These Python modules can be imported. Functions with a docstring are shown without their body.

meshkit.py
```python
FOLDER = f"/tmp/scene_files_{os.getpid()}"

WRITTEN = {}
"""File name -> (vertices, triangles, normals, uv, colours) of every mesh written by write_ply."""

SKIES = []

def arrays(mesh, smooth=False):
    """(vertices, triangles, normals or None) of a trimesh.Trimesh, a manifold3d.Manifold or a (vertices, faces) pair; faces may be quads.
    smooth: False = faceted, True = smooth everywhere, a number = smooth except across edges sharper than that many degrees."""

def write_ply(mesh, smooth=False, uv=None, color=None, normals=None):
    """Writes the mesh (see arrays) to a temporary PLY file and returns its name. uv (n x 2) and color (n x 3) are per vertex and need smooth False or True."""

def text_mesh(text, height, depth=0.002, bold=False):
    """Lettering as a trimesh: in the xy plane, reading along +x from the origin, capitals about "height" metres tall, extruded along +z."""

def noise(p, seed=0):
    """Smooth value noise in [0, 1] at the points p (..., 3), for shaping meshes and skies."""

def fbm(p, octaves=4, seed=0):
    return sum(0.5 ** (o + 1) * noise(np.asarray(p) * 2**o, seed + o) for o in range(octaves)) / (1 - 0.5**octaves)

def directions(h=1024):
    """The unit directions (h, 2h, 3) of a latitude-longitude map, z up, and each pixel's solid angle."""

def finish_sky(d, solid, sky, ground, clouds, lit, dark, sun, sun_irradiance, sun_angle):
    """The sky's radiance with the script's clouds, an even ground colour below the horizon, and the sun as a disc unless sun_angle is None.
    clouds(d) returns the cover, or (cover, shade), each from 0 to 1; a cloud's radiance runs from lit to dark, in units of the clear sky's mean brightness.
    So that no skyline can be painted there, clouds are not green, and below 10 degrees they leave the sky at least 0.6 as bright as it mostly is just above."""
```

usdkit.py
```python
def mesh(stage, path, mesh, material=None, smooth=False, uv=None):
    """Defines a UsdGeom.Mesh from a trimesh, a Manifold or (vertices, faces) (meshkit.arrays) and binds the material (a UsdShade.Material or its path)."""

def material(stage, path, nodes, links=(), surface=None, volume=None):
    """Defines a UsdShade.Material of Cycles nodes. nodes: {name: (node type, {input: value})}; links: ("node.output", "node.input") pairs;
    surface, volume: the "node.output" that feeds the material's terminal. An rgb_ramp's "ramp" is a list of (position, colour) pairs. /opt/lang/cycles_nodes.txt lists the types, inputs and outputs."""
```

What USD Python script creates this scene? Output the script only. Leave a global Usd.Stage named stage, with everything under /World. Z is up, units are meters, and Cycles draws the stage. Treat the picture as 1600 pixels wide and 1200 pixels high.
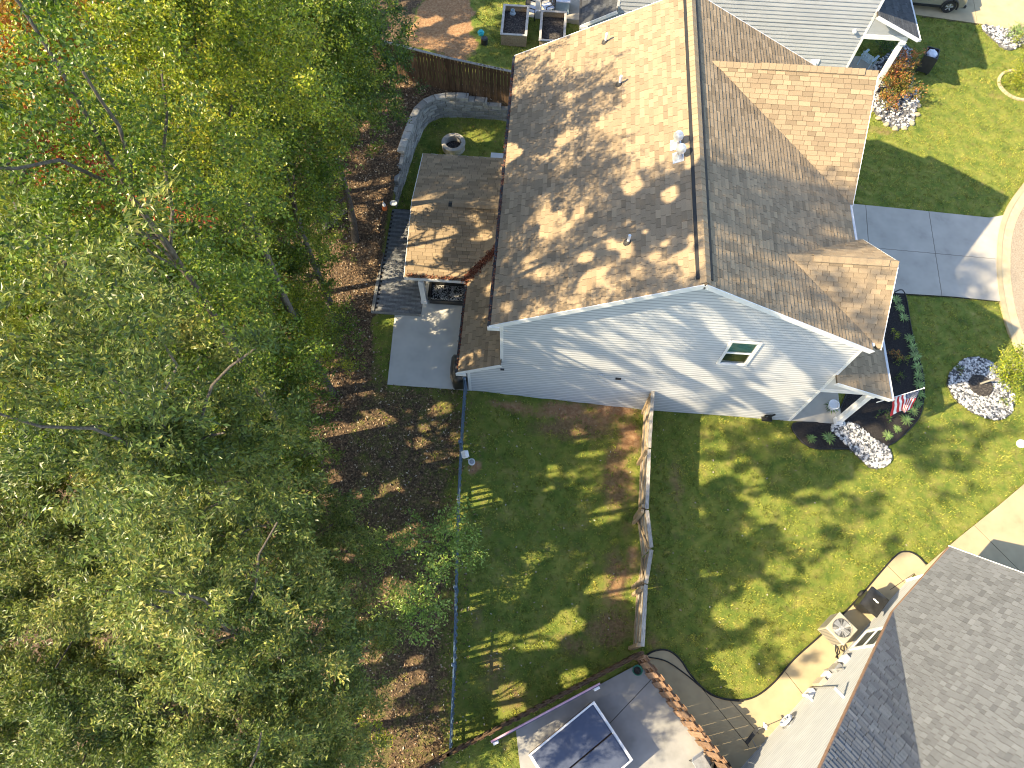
import math, numpy as np, usdkit, meshkit
from pxr import Usd, UsdGeom, UsdLux, UsdShade, Gf, Sdf, Vt

stage = Usd.Stage.CreateInMemory()
UsdGeom.SetStageUpAxis(stage, UsdGeom.Tokens.z)
UsdGeom.SetStageMetersPerUnit(stage, 1.0)
world = UsdGeom.Xform.Define(stage, '/World')
stage.SetDefaultPrim(world.GetPrim())
UsdGeom.Scope.Define(stage, '/World/Looks')

# ------------------------------------------------------------------ camera
CAM_H = 26.0
R = np.array([[0.99725, 0.07082, -0.02199], [0.07327, -0.90896, 0.41040], [0.00908, -0.41089, -0.91164]])
R = np.linalg.qr(R.T)[0].T * np.array([[1], [1], [1]])
_n = np.array([785. - 800, 1095. - 600, 1100.]); _up = -_n / np.linalg.norm(_n)
_r = np.array([970. - 800, -1650. - 600, 1100.]); _Y = _r - (_r @ _up) * _up; _Y /= np.linalg.norm(_Y)
R = np.stack([np.cross(_Y, _up), _Y, _up])          # rows: world axes seen from the camera (x right, y down, z forward)
cam = UsdGeom.Camera.Define(stage, '/World/camera')
cam.CreateHorizontalApertureAttr(36.0); cam.CreateVerticalApertureAttr(27.0)
cam.CreateFocalLengthAttr(36.0 * 1100 / 1600)
cam.CreateClippingRangeAttr(Gf.Vec2f(0.5, 2000))
_m = np.eye(4); _m[0, :3] = R[:, 0]; _m[1, :3] = -R[:, 1]; _m[2, :3] = -R[:, 2]; _m[3, :3] = (0, 0, CAM_H)
cam.AddTransformOp().Set(Gf.Matrix4d(*[float(v) for v in _m.ravel()]))
EXPOSURE = 1.42
cam.CreateExposureAttr(EXPOSURE)

# ------------------------------------------------------------------ sun and sky
SUN_AZ = math.radians(17.0); SUN_EL = math.radians(39.0)
SUN = np.array([-math.cos(SUN_AZ) * math.cos(SUN_EL), -math.sin(SUN_AZ) * math.cos(SUN_EL), math.sin(SUN_EL)])
sky = UsdLux.DomeLight.Define(stage, '/World/sky')
sky_m = usdkit.material(stage, '/World/Looks/sky', {
    's': ('sky_texture', {'sky_type': 'single_scattering', 'sun_disc': False, 'sun_elevation': SUN_EL, 'sun_rotation': math.atan2(SUN[0], SUN[1])}),
    'b': ('background_shader', {'strength': 0.14})}, [('s.color', 'b.color')], surface='b.background')
UsdShade.MaterialBindingAPI.Apply(sky.GetPrim()).Bind(sky_m)
sky.GetPrim().SetCustomDataByKey('kind', 'structure')
sun = UsdLux.DistantLight.Define(stage, '/World/sun')
sun.CreateIntensityAttr(1.25); sun.CreateNormalizeAttr(True); sun.CreateAngleAttr(0.5); sun.CreateColorAttr(Gf.Vec3f(1.0, 0.82, 0.53))
_z = SUN; _x = np.cross([0, 0, 1.0], _z); _x /= np.linalg.norm(_x); _y = np.cross(_z, _x)
_m = np.eye(4); _m[0, :3] = _x; _m[1, :3] = _y; _m[2, :3] = _z
sun.AddTransformOp().Set(Gf.Matrix4d(*[float(v) for v in _m.ravel()]))

# ------------------------------------------------------------------ helpers
def sstep(a, b, x):
    t = np.clip((np.asarray(x, float) - a) / (b - a), 0, 1); return t * t * (3 - 2 * t)

def inside(poly, x, y):
    poly = np.asarray(poly, float); x = np.asarray(x, float); y = np.asarray(y, float); r = np.zeros(np.broadcast(x, y).shape, bool)
    for (x0, y0), (x1, y1) in zip(poly, np.roll(poly, -1, 0)):
        if y0 == y1: continue
        c = ((y0 > y) != (y1 > y)) & (x < (x1 - x0) * (y - y0) / (y1 - y0) + x0); r ^= c
    return r

def smooth_path(pts, n, closed=False):
    """Catmull-Rom through pts."""
    p = np.asarray(pts, float)
    p = np.vstack([p[-1], p, p[0], p[1]]) if closed else np.vstack([2 * p[0] - p[1], p, 2 * p[-1] - p[-2]])
    out = []
    for i in range(1, len(p) - 2):
        for t in np.linspace(0, 1, n, endpoint=False):
            a, b, c, d = p[i - 1], p[i], p[i + 1], p[i + 2]
            out.append(0.5 * (2 * b + (c - a) * t + (2 * a - 5 * b + 4 * c - d) * t * t + (3 * b - a - 3 * c + d) * t ** 3))
    if not closed: out.append(p[-2])
    return np.array(out)

def resample(path, step):
    path = np.asarray(path, float); s = np.r_[0, np.cumsum(np.linalg.norm(np.diff(path, axis=0), axis=1))]
    n = max(1, int(round(s[-1] / step))); q = np.linspace(0, s[-1], n + 1)
    return np.stack([np.interp(q, s, path[:, k]) for k in range(path.shape[1])], 1)

# terrain: the yard climbs gently towards the woods; a retaining wall holds the bank behind the house
WALL_BASE = np.array([(-1.0, 24.78), (-1.53, 24.75), (-3.19, 24.77), (-4.35, 24.72), (-4.95, 24.5), (-5.33, 24.05), (-5.50, 23.3), (-5.63, 22.5), (-5.78, 21.37), (-5.92, 20.27), (-6.05, 19.25)])
_out = np.array([(-1.0, 24.98), (-3.2, 24.98), (-4.4, 24.93), (-5.12, 24.66), (-5.52, 24.12), (-5.70, 23.3), (-5.83, 22.5), (-5.98, 21.37), (-6.12, 20.27), (-6.25, 19.2), (-6.3, 17.0)])
BANK = np.vstack([_out, [(-6.3, 12), (-60, 12), (-60, 80), (30, 80), (30, 27.5), (9, 27.5), (9, 24.98)]])

def gz(x, y):
    x = np.asarray(x, float); y = np.asarray(y, float)
    a = np.interp(x, [-30, -2.0, 4.7, 10.8, 16], [1.5, 0.95, 0.2, 0.05, 0.0])
    z = a * sstep(1.5, 9.5, y)
    bank = inside(BANK, x, y) * sstep(15.0, 18.8, y) * 0.85 * (1 - sstep(2, 9, x) * sstep(25, 28, y) )
    return z + bank

CAMP = np.array([0, 0, CAM_H])
def at(px, py, h=0.0, ground=True):
    """Point h metres over the terrain (or at height h when ground=False) seen in the photo at px, py."""
    d = R @ np.array([px - 800.0, py - 600.0, 1100.0]); z = h + (0.3 if ground else 0)
    for _ in range(12 if ground else 1):
        p = CAMP + d * ((z - CAM_H) / d[2])
        if ground: z = 0.5 * z + 0.5 * (float(gz(p[0], p[1])) + h)
    return p
def at_plane(px, py, n, c):
    """Point of the plane n.p = c seen at px, py."""
    d = R @ np.array([px - 800.0, py - 600.0, 1100.0]); n = np.asarray(n, float)
    return CAMP + d * ((c - n @ CAMP) / (n @ d))

class MB:
    """Collects triangles for one mesh."""
    def __init__(s): s.v = []; s.f = []; s.t = []; s.n = 0
    def add(s, v, f, tone=0.5):
        v = np.asarray(v, float); f = np.asarray(f, int)
        if f.ndim == 2 and f.shape[1] == 4: f = np.vstack([f[:, [0, 1, 2]], f[:, [0, 2, 3]]])
        s.v.append(v); s.f.append(f + s.n); s.t.append(np.broadcast_to(np.asarray(tone, float), (len(v),))); s.n += len(v); return s
    def box(s, lo, hi, M=None, tone=0.5, ch=0.0):
        lo = np.asarray(lo, float); hi = np.asarray(hi, float)
        if ch > 0:
            return s.chbox(lo, hi, ch, M, tone)
        v = np.array([[(lo, hi)[i][0], (lo, hi)[j][1], (lo, hi)[k][2]] for k in (0, 1) for j in (0, 1) for i in (0, 1)])
        f = [[0, 2, 3, 1], [4, 5, 7, 6], [0, 1, 5, 4], [2, 6, 7, 3], [0, 4, 6, 2], [1, 3, 7, 5]]
        return s.add(v if M is None else M(v), f, tone)
    def chbox(s, lo, hi, c, M, tone):
        lo = np.asarray(lo, float); hi = np.asarray(hi, float); c = min(c, 0.45 * (hi - lo).min())
        lay = []
        for z, i in ((lo[2], c), (lo[2] + c, 0), (hi[2] - c, 0), (hi[2], c)):
            x0, x1, y0, y1 = lo[0] + i, hi[0] - i, lo[1] + i, hi[1] - i
            lay += [(x0, y0, z), (x1, y0, z), (x1, y1, z), (x0, y1, z)]
        f = [[3, 2, 1, 0], [12, 13, 14, 15]]
        for l in range(3):
            for k in range(4): f.append([4 * l + k, 4 * l + (k + 1) % 4, 4 * l + 4 + (k + 1) % 4, 4 * l + 4 + k])
        v = np.array(lay); return s.add(v if M is None else M(v), f, tone)
    def bar(s, p, q, w, h, up=(0, 0, 1), tone=0.5, ch=0.0):
        """Beam from p to q: w across, h along up, centred on the line."""
        p = np.asarray(p, float); q = np.asarray(q, float); d = q - p; L = np.linalg.norm(d); d /= L
        u = np.asarray(up, float); u = u - (u @ d) * d; u /= np.linalg.norm(u); x = np.cross(d, u)
        return s.box((-w / 2, 0, -h / 2), (w / 2, L, h / 2), lambda v: p + v[:, :1] * x + v[:, 1:2] * d + v[:, 2:] * u, tone, ch)
    def tube(s, pts, rad, sides=8, tone=0.5, cap=True):
        p = np.asarray(pts, float); r = np.broadcast_to(np.asarray(rad, float), (len(p),)); t = np.gradient(p, axis=0); t /= np.linalg.norm(t, axis=1, keepdims=True) + 1e-12
        ref = np.array([0, 0, 1.0]) if abs(t[0, 2]) < 0.9 else np.array([1.0, 0, 0])
        a = np.cross(t, ref); a /= np.linalg.norm(a, axis=1, keepdims=True) + 1e-12; b = np.cross(t, a); an = np.arange(sides) * 2 * np.pi / sides
        v = p[:, None] + r[:, None, None] * (np.cos(an)[None, :, None] * a[:, None] + np.sin(an)[None, :, None] * b[:, None])
        v = v.reshape(-1, 3); f = []
        for i in range(len(p) - 1):
            for j in range(sides): f.append([i * sides + j, i * sides + (j + 1) % sides, (i + 1) * sides + (j + 1) % sides, (i + 1) * sides + j])
        n = len(v)
        if cap:
            v = np.vstack([v, p[0], p[-1]]); tri = [[n, (j + 1) % sides, j] for j in range(sides)] + [[n + 1, (len(p) - 1) * sides + j, (len(p) - 1) * sides + (j + 1) % sides] for j in range(sides)]
            q = np.array(f); f = np.vstack([q[:, [0, 1, 2]], q[:, [0, 2, 3]], np.array(tri)])
        return s.add(v, f, tone)
    def lathe(s, c, prof, sides=20, tone=0.5, axis=None):
        """prof: (radius, height) pairs."""
        c = np.asarray(c, float); an = np.arange(sides) * 2 * np.pi / sides; v = []
        for r, z in prof: v.append(np.stack([r * np.cos(an), r * np.sin(an), np.full(sides, z)], 1))
        v = np.vstack(v); f = []
        for i in range(len(prof) - 1):
            for j in range(sides): f.append([i * sides + j, i * sides + (j + 1) % sides, (i + 1) * sides + (j + 1) % sides, (i + 1) * sides + j])
        if axis is not None:
            w = np.asarray(axis, float); w = w / np.linalg.norm(w); x = np.cross([0, 0, 1.0] if abs(w[2]) < .9 else [1.0, 0, 0], w); x /= np.linalg.norm(x); y = np.cross(w, x)
            v = v[:, :1] * x + v[:, 1:2] * y + v[:, 2:] * w
        return s.add(v + c, f, tone)
    def prism(s, poly, z0, z1, M=None, tone=0.5):
        """Plan polygon extruded from z0 to z1 (numbers, or one value per corner)."""
        from trimesh.creation import triangulate_polygon
        from shapely.geometry import Polygon
        P = np.asarray(poly, float)
        if Polygon(P).exterior.is_ccw is False: P = P[::-1]
        vv, ff = triangulate_polygon(Polygon(P), engine='earcut'); vv = np.asarray(vv); ff = np.asarray(ff)
        zf = (lambda z: np.array([z(x, y) for x, y in vv]) if callable(z) else np.full(len(vv), z)); zp = (lambda z: np.array([z(x, y) for x, y in P]) if callable(z) else np.full(len(P), z))
        n = len(vv); m = len(P)
        v = np.vstack([np.c_[vv, zf(z1)], np.c_[vv, zf(z0)], np.c_[P, zp(z1)], np.c_[P, zp(z0)]])
        f = [ff, ff[:, ::-1] + n]; a = np.arange(m); b = (a + 1) % m
        f.append(np.stack([2 * n + m + a, 2 * n + m + b, 2 * n + b], 1)); f.append(np.stack([2 * n + m + a, 2 * n + b, 2 * n + a], 1))
        return s.add(v if M is None else M(v), np.vstack(f), tone)
    def build(s, name, mat, parent='/World', smooth=False, tone=False, **tags):
        path = numbered(parent, name); v = np.vstack(s.v); f = np.vstack(s.f)
        m = usdkit.mesh(stage, path, (v, f), LOOK[mat], smooth=smooth)
        tn = np.concatenate(s.t)
        if (tone or np.ptp(tn) > 0) and smooth in (False, True):
            UsdGeom.PrimvarsAPI(m).CreatePrimvar('tone', Sdf.ValueTypeNames.FloatArray, 'vertex').Set(Vt.FloatArray.FromNumpy(tn.astype(np.float32)))
        tag(m.GetPrim(), **tags); return path

_names = {}
def numbered(parent, name):
    k = (parent, name); i = _names.get(k, -1) + 1; _names[k] = i
    return f'{parent}/{name}' + (f'_{i:03d}' if i else '')
def tag(prim, label=None, cat=None, group=None, kind=None):
    for k, v in (('label', label), ('category', cat), ('group', group), ('kind', kind)):
        if v: prim.SetCustomDataByKey(k, v)
def thing(name, label, cat, loc=(0, 0, 0), rz=0.0, group=None, kind=None, parent='/World'):
    path = numbered(parent, name); x = UsdGeom.Xform.Define(stage, path)
    if parent == '/World':
        x.AddTranslateOp().Set(Gf.Vec3d(*map(float, loc)))
        if rz: x.AddRotateZOp().Set(float(math.degrees(rz)))
    tag(x.GetPrim(), label, cat, group, kind); return path
def copy_of(src, name, label, cat, loc, rz=0.0, group=None, scale=None):
    path = numbered('/World', name); x = UsdGeom.Xform.Define(stage, path)
    x.GetPrim().GetReferences().AddInternalReference(Sdf.Path(src)); x.GetPrim().SetInstanceable(True)
    x.ClearXformOpOrder(); x.AddTranslateOp().Set(Gf.Vec3d(*map(float, loc))); x.AddRotateZOp().Set(float(math.degrees(rz)))
    if scale: x.AddScaleOp().Set(Gf.Vec3f(*scale))
    tag(x.GetPrim(), label, cat, group); return path

# ------------------------------------------------------------------ materials
LOOK = {}
def look(name, stops, scale=3.0, rough=0.8, bump=0.0, bscale=None, detail=5.0, tone=None, spec=0.3, metal=0.0, island=None, stretch=None, dist=0.02, bdist=None):
    """Noise-driven colour; tone: ramp over the mesh's own 'tone' value, island: ramp over each loose piece, multiplied in."""
    n = {'g': ('geometry', {}), 'p': ('principled_bsdf', {'roughness': rough, 'specular_ior_level': spec, 'metallic': metal}),
         'no': ('noise_texture', {'scale': scale, 'detail': detail, 'roughness': 0.6}), 'r': ('rgb_ramp', {'ramp': stops})}
    l = [('no.fac', 'r.fac')]; src = 'g.position'
    if stretch:
        n['mp'] = ('mapping', {'scale': stretch}); l.append(('g.position', 'mp.vector')); src = 'mp.vector'
    l.append((src, 'no.vector')); col = 'r.color'
    for key, val, out in (('tone', tone or island, 'at.fac'),):
        if not val: continue
        if key == 'tone': n['at'] = ('attribute', {'attribute': 'tone'})
        n['r' + key] = ('rgb_ramp', {'ramp': val}); n['m' + key] = ('mix', {'mix_type': 'multiply', 'fac': 1.0})
        l += [(out, f'r{key}.fac'), (col, f'm{key}.color1'), (f'r{key}.color', f'm{key}.color2')]; col = f'm{key}.color'
    l.append((col, 'p.base_color'))
    if bump:
        n['nb'] = ('noise_texture', {'scale': bscale or scale * 6, 'detail': 4.0, 'roughness': 0.65}); n['b'] = ('bump', {'strength': bump, 'distance': dist})
        l += [(src, 'nb.vector'), ('nb.fac', 'b.height'), ('b.normal', 'p.normal')]
    LOOK[name] = usdkit.material(stage, f'/World/Looks/{name}', n, l, surface='p.BSDF')

def g3(v): return (v, v, v)
def leafy(name, stops, patch=None, trans=0.27, rough=0.38):
    """Leaf: colour per leaf, drifting over the crown, some light passing through."""
    n = {'g': ('geometry', {}), 'at': ('attribute', {'attribute': 'tone'}), 'r': ('rgb_ramp', {'ramp': stops}), 'no': ('noise_texture', {'scale': 0.55, 'detail': 3.0}),
         'ma': ('math', {'math_type': 'multiply_add', 'value2': 0.6}), 'wn': ('white_noise_texture', {'dimensions': '1D'}), 'mr': ('map_range', {'to_min': 0.4, 'to_max': 1.7}), 'hv': ('hsv', {}), 'm2': ('math', {'math_type': 'multiply_add', 'value2': 1.1, 'value3': -0.32}),
         'p': ('principled_bsdf', {'roughness': rough, 'specular_ior_level': 0.5}), 't': ('translucent_bsdf', {}), 'hs': ('hsv', {'saturation': 1.1, 'value': 1.25}), 'x': ('mix_closure', {'fac': trans})}
    l = [('g.position', 'no.vector'), ('no.fac', 'm2.value1'), ('at.fac', 'ma.value1'), ('m2.value', 'ma.value3'), ('ma.value', 'r.fac'), ('at.fac', 'wn.w'), ('wn.value', 'mr.value'), ('mr.result', 'hv.value'), ('r.color', 'hv.color'), ('hv.color', 'p.base_color'),
         ('hv.color', 'hs.color'), ('hs.color', 't.color'), ('p.BSDF', 'x.closure1'), ('t.BSDF', 'x.closure2')]
    LOOK[name] = usdkit.material(stage, f'/World/Looks/{name}', n, l, surface='x.closure')

# colours are real-world reflectances, but for the painted shade of the siding laps
look('ground', [(0, g3(0.1)), (1, g3(0.1))])           # replaced below by the zoned ground
look('shingle_tan', [(0.25, (0.251, 0.188, 0.121)), (0.5, (0.322, 0.244, 0.157)), (0.75, (0.393, 0.299, 0.198))], scale=60, rough=0.95, tone=[(0, g3(0.66)), (0.3, g3(0.84)), (0.6, g3(1.0)), (0.85, (1.14, 1.13, 1.11)), (1, (1.24, 1.22, 1.19))], bump=0.35, bscale=180, dist=0.01, spec=0.15)
look('shingle_charcoal', [(0.25, (0.05, 0.055, 0.062)), (0.75, (0.10, 0.105, 0.115))], scale=60, rough=0.95, tone=[(0, g3(0.7)), (1, g3(1.2))], spec=0.15)
look('shingle_grey', [(0.25, (0.111, 0.118, 0.126)), (0.75, (0.167, 0.177, 0.189))], scale=70, rough=0.95, tone=[(0, g3(0.68)), (0.4, g3(0.9)), (0.8, g3(1.05)), (1, g3(1.2))], bump=0.4, bscale=180, dist=0.012, spec=0.15)
look('roof_deck', [(0, (0.05, 0.042, 0.034)), (1, (0.08, 0.065, 0.05))], scale=8)
look('siding_white', [(0.3, (0.55, 0.56, 0.57)), (0.7, (0.62, 0.63, 0.635))], scale=1.6, rough=0.55, tone=[(0, g3(0.93)), (1, g3(1.0))], bump=0.08, bscale=60, dist=0.004)
look('siding_grey', [(0.3, (0.40, 0.42, 0.44)), (0.7, (0.47, 0.485, 0.50))], scale=1.6, rough=0.55, tone=[(0, g3(0.93)), (1, g3(1.0))], bump=0.08, bscale=60, dist=0.004)
look('lap_shade', [(0.3, (0.26, 0.27, 0.29)), (0.7, (0.38, 0.39, 0.41))], scale=3, rough=0.8)  # dark strip colour imitating the shadow under each siding lap
look('trim_white', [(0.3, (0.72, 0.72, 0.71)), (0.7, (0.8, 0.8, 0.79))], scale=4, rough=0.4)
look('gutter_dark', [(0.3, (0.03, 0.03, 0.033)), (0.7, (0.06, 0.058, 0.055))], scale=9, rough=0.5)
look('gutter_white', [(0.3, (0.6, 0.6, 0.6)), (0.7, (0.72, 0.72, 0.72))], scale=9, rough=0.4)
look('drip_brown', [(0.3, (0.22, 0.13, 0.09)), (0.7, (0.3, 0.19, 0.13))], scale=6, rough=0.6)
look('metal_vent', [(0.3, (0.55, 0.56, 0.58)), (0.7, (0.68, 0.69, 0.7))], scale=12, rough=0.35, metal=0.6)
look('rubber_black', [(0, g3(0.015)), (1, g3(0.035))], scale=10, rough=0.6)
look('plastic_black', [(0.3, g3(0.012)), (0.7, g3(0.03))], scale=6, rough=0.35, spec=0.5)
look('plastic_white', [(0.3, g3(0.68)), (0.7, g3(0.8))], scale=6, rough=0.45)
look('bag_white', [(0.3, (0.5, 0.55, 0.66)), (0.7, (0.72, 0.75, 0.82))], scale=6, rough=0.35)
look('plastic_blue', [(0.3, (0.3, 0.42, 0.52)), (0.7, (0.42, 0.54, 0.62))], scale=6, rough=0.4)
look('plastic_teal', [(0.3, (0.02, 0.35, 0.4)), (0.7, (0.04, 0.45, 0.48))], scale=6, rough=0.4)
look('plastic_green', [(0.3, (0.02, 0.12, 0.08)), (0.7, (0.05, 0.2, 0.14))], scale=6, rough=0.4)
look('orange_paint', [(0.3, (0.6, 0.13, 0.03)), (0.7, (0.7, 0.2, 0.06))], scale=10, rough=0.6)
look('concrete', [(0.22, (0.287, 0.270, 0.236)), (0.4, (0.380, 0.356, 0.310)), (0.6, (0.425, 0.397, 0.345)), (0.8, (0.483, 0.448, 0.391))], scale=1.1, rough=0.9, bump=0.15, bscale=90, dist=0.004, spec=0.2, detail=8)
look('concrete_warm', [(0.22, (0.285, 0.233, 0.144)), (0.4, (0.381, 0.313, 0.197)), (0.6, (0.433, 0.359, 0.227)), (0.8, (0.487, 0.405, 0.262))], scale=1.3, rough=0.9, bump=0.15, bscale=90, dist=0.004, spec=0.2, detail=8)
look('concrete_light', [(0.22, (0.42, 0.41, 0.38)), (0.5, (0.52, 0.51, 0.475)), (0.8, (0.6, 0.585, 0.54))], scale=1.3, rough=0.9, bump=0.15, bscale=90, dist=0.004, spec=0.2, detail=8)
look('concrete_patio', [(0.22, (0.172, 0.174, 0.171)), (0.42, (0.258, 0.259, 0.252)), (0.6, (0.301, 0.300, 0.293)), (0.8, (0.353, 0.348, 0.338))], scale=1.4, rough=0.85, bump=0.2, bscale=40, dist=0.004, spec=0.25, detail=9)
look('gutter_pan', [(0.25, (0.38, 0.32, 0.2)), (0.78, (0.5, 0.43, 0.29))], scale=2.5, rough=0.9)
look('asphalt_tan', [(0.3, (0.2, 0.16, 0.12)), (0.5, (0.29, 0.24, 0.18)), (0.7, (0.38, 0.33, 0.26))], scale=22, rough=0.95, bump=0.4, bscale=60, dist=0.01, detail=6)
look('paver', [(0.3, (0.17, 0.175, 0.18)), (0.7, (0.24, 0.245, 0.25))], scale=14, rough=0.9, island=[(0, g3(0.72)), (0.6, g3(1.0)), (1, g3(1.2))])
look('wall_block', [(0.3, (0.30, 0.295, 0.275)), (0.7, (0.43, 0.42, 0.39))], scale=16, rough=0.95, tone=[(0, g3(0.62)), (1, g3(1.2))], bump=0.6, bscale=35, dist=0.02)
look('wood_dark', [(0.3, (0.055, 0.034, 0.02)), (0.5, (0.095, 0.058, 0.033)), (0.72, (0.15, 0.095, 0.055))], scale=4, stretch=(6, 6, 0.6), rough=0.85, tone=[(0, g3(0.6)), (1, g3(1.3))])
look('wood_brown', [(0.3, (0.15, 0.085, 0.05)), (0.5, (0.23, 0.14, 0.085)), (0.72, (0.33, 0.21, 0.13))], scale=4, stretch=(6, 6, 1.2), rough=0.8, tone=[(0, g3(0.65)), (1, g3(1.25))])
look('wood_grey', [(0.3, (0.20, 0.18, 0.155)), (0.5, (0.31, 0.285, 0.25)), (0.72, (0.43, 0.41, 0.375))], scale=4, stretch=(7, 1.6, 5), rough=0.85, tone=[(0, g3(0.7)), (1, g3(1.2))])
look('wood_tan', [(0.3, (0.26, 0.18, 0.105)), (0.5, (0.36, 0.27, 0.17)), (0.72, (0.46, 0.37, 0.25))], scale=5, stretch=(6, 1.6, 5), rough=0.85, tone=[(0, g3(0.7)), (1, g3(1.15))])
look('wood_pale', [(0.3, (0.33, 0.31, 0.28)), (0.7, (0.5, 0.48, 0.45))], scale=6, rough=0.85)
look('fence_blue', [(0.3, (0.045, 0.08, 0.14)), (0.7, (0.09, 0.14, 0.21))], scale=9, rough=0.35, spec=0.6, tone=[(0, g3(0.8)), (1, g3(1.25))])
look('mulch', [(0.3, (0.014, 0.012, 0.012)), (0.5, (0.03, 0.027, 0.027)), (0.7, (0.065, 0.058, 0.055))], scale=22, rough=0.95, bump=0.9, bscale=45, dist=0.03)
look('soil', [(0.3, (0.02, 0.018, 0.018)), (0.5, (0.045, 0.04, 0.038)), (0.72, (0.16, 0.14, 0.12))], scale=14, rough=0.95, bump=0.8, bscale=40, dist=0.03)
look('mulch_chip', [(0.3, (0.02, 0.018, 0.018)), (0.7, (0.05, 0.045, 0.042))], scale=20, rough=0.9, island=[(0, g3(0.5)), (1, g3(1.8))])
look('edging_black', [(0, g3(0.015)), (1, g3(0.03))], scale=8, rough=0.5)
look('gravel', [(0.3, (0.8, 0.8, 0.82)), (0.7, g3(1.0))], scale=30, rough=0.75, island=[(0, (0.04, 0.045, 0.05)), (0.3, (0.14, 0.145, 0.155)), (0.5, (0.36, 0.365, 0.37)), (0.8, (0.58, 0.575, 0.56)), (1, (0.74, 0.73, 0.7))])
look('gravel_bed', [(0.3, (0.06, 0.06, 0.065)), (0.7, (0.2, 0.2, 0.205))], scale=25, rough=0.9, bump=0.8, bscale=30, dist=0.03)
look('cover_navy', [(0.3, (0.055, 0.07, 0.115)), (0.7, (0.08, 0.098, 0.15))], scale=3, rough=0.85, bump=0.15, bscale=8, dist=0.02)
look('banner', [(0.3, (0.45, 0.25, 0.33)), (0.7, (0.6, 0.4, 0.47))], scale=4, rough=0.7)
look('banner_navy', [(0.3, (0.05, 0.055, 0.1)), (0.7, (0.1, 0.1, 0.16))], scale=3, rough=0.7)
look('ac_beige', [(0.3, (0.36, 0.33, 0.26)), (0.7, (0.45, 0.41, 0.33))], scale=5, rough=0.5)
look('ac_grille', [(0.3, (0.14, 0.135, 0.12)), (0.7, (0.22, 0.21, 0.185))], scale=9, rough=0.5)
look('metal_grey', [(0.3, (0.28, 0.29, 0.3)), (0.7, (0.42, 0.43, 0.44))], scale=9, rough=0.4, metal=0.5)
look('metal_dark', [(0.3, (0.03, 0.032, 0.035)), (0.7, (0.07, 0.072, 0.078))], scale=9, rough=0.4, metal=0.3)
look('car_paint', [(0.3, (0.33, 0.3, 0.22)), (0.7, (0.36, 0.325, 0.24))], scale=3, rough=0.25, metal=0.35, spec=0.6)
look('car_glass', [(0, (0.01, 0.012, 0.014)), (1, (0.02, 0.022, 0.025))], scale=3, rough=0.05, spec=0.8)
look('light_red', [(0, (0.35, 0.015, 0.01)), (1, (0.45, 0.03, 0.02))], scale=10, rough=0.2, spec=0.6)
look('flag_red', [(0.3, (0.4, 0.02, 0.03)), (0.7, (0.5, 0.035, 0.045))], scale=6, rough=0.8)
look('flag_white', [(0.3, g3(0.68)), (0.7, g3(0.78))], scale=6, rough=0.8)
look('flag_blue', [(0.3, (0.015, 0.025, 0.09)), (0.7, (0.025, 0.04, 0.13))], scale=6, rough=0.8)
look('blind', [(0.3, (0.2, 0.4, 0.38)), (0.7, (0.3, 0.5, 0.47))], scale=2, rough=0.7)
look('room_dark', [(0, (0.012, 0.03, 0.03)), (1, (0.03, 0.055, 0.052))], scale=1.5, rough=0.8)
look('room_green', [(0, (0.02, 0.1, 0.04)), (1, (0.03, 0.14, 0.06))], scale=1.5, rough=0.8)
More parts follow.
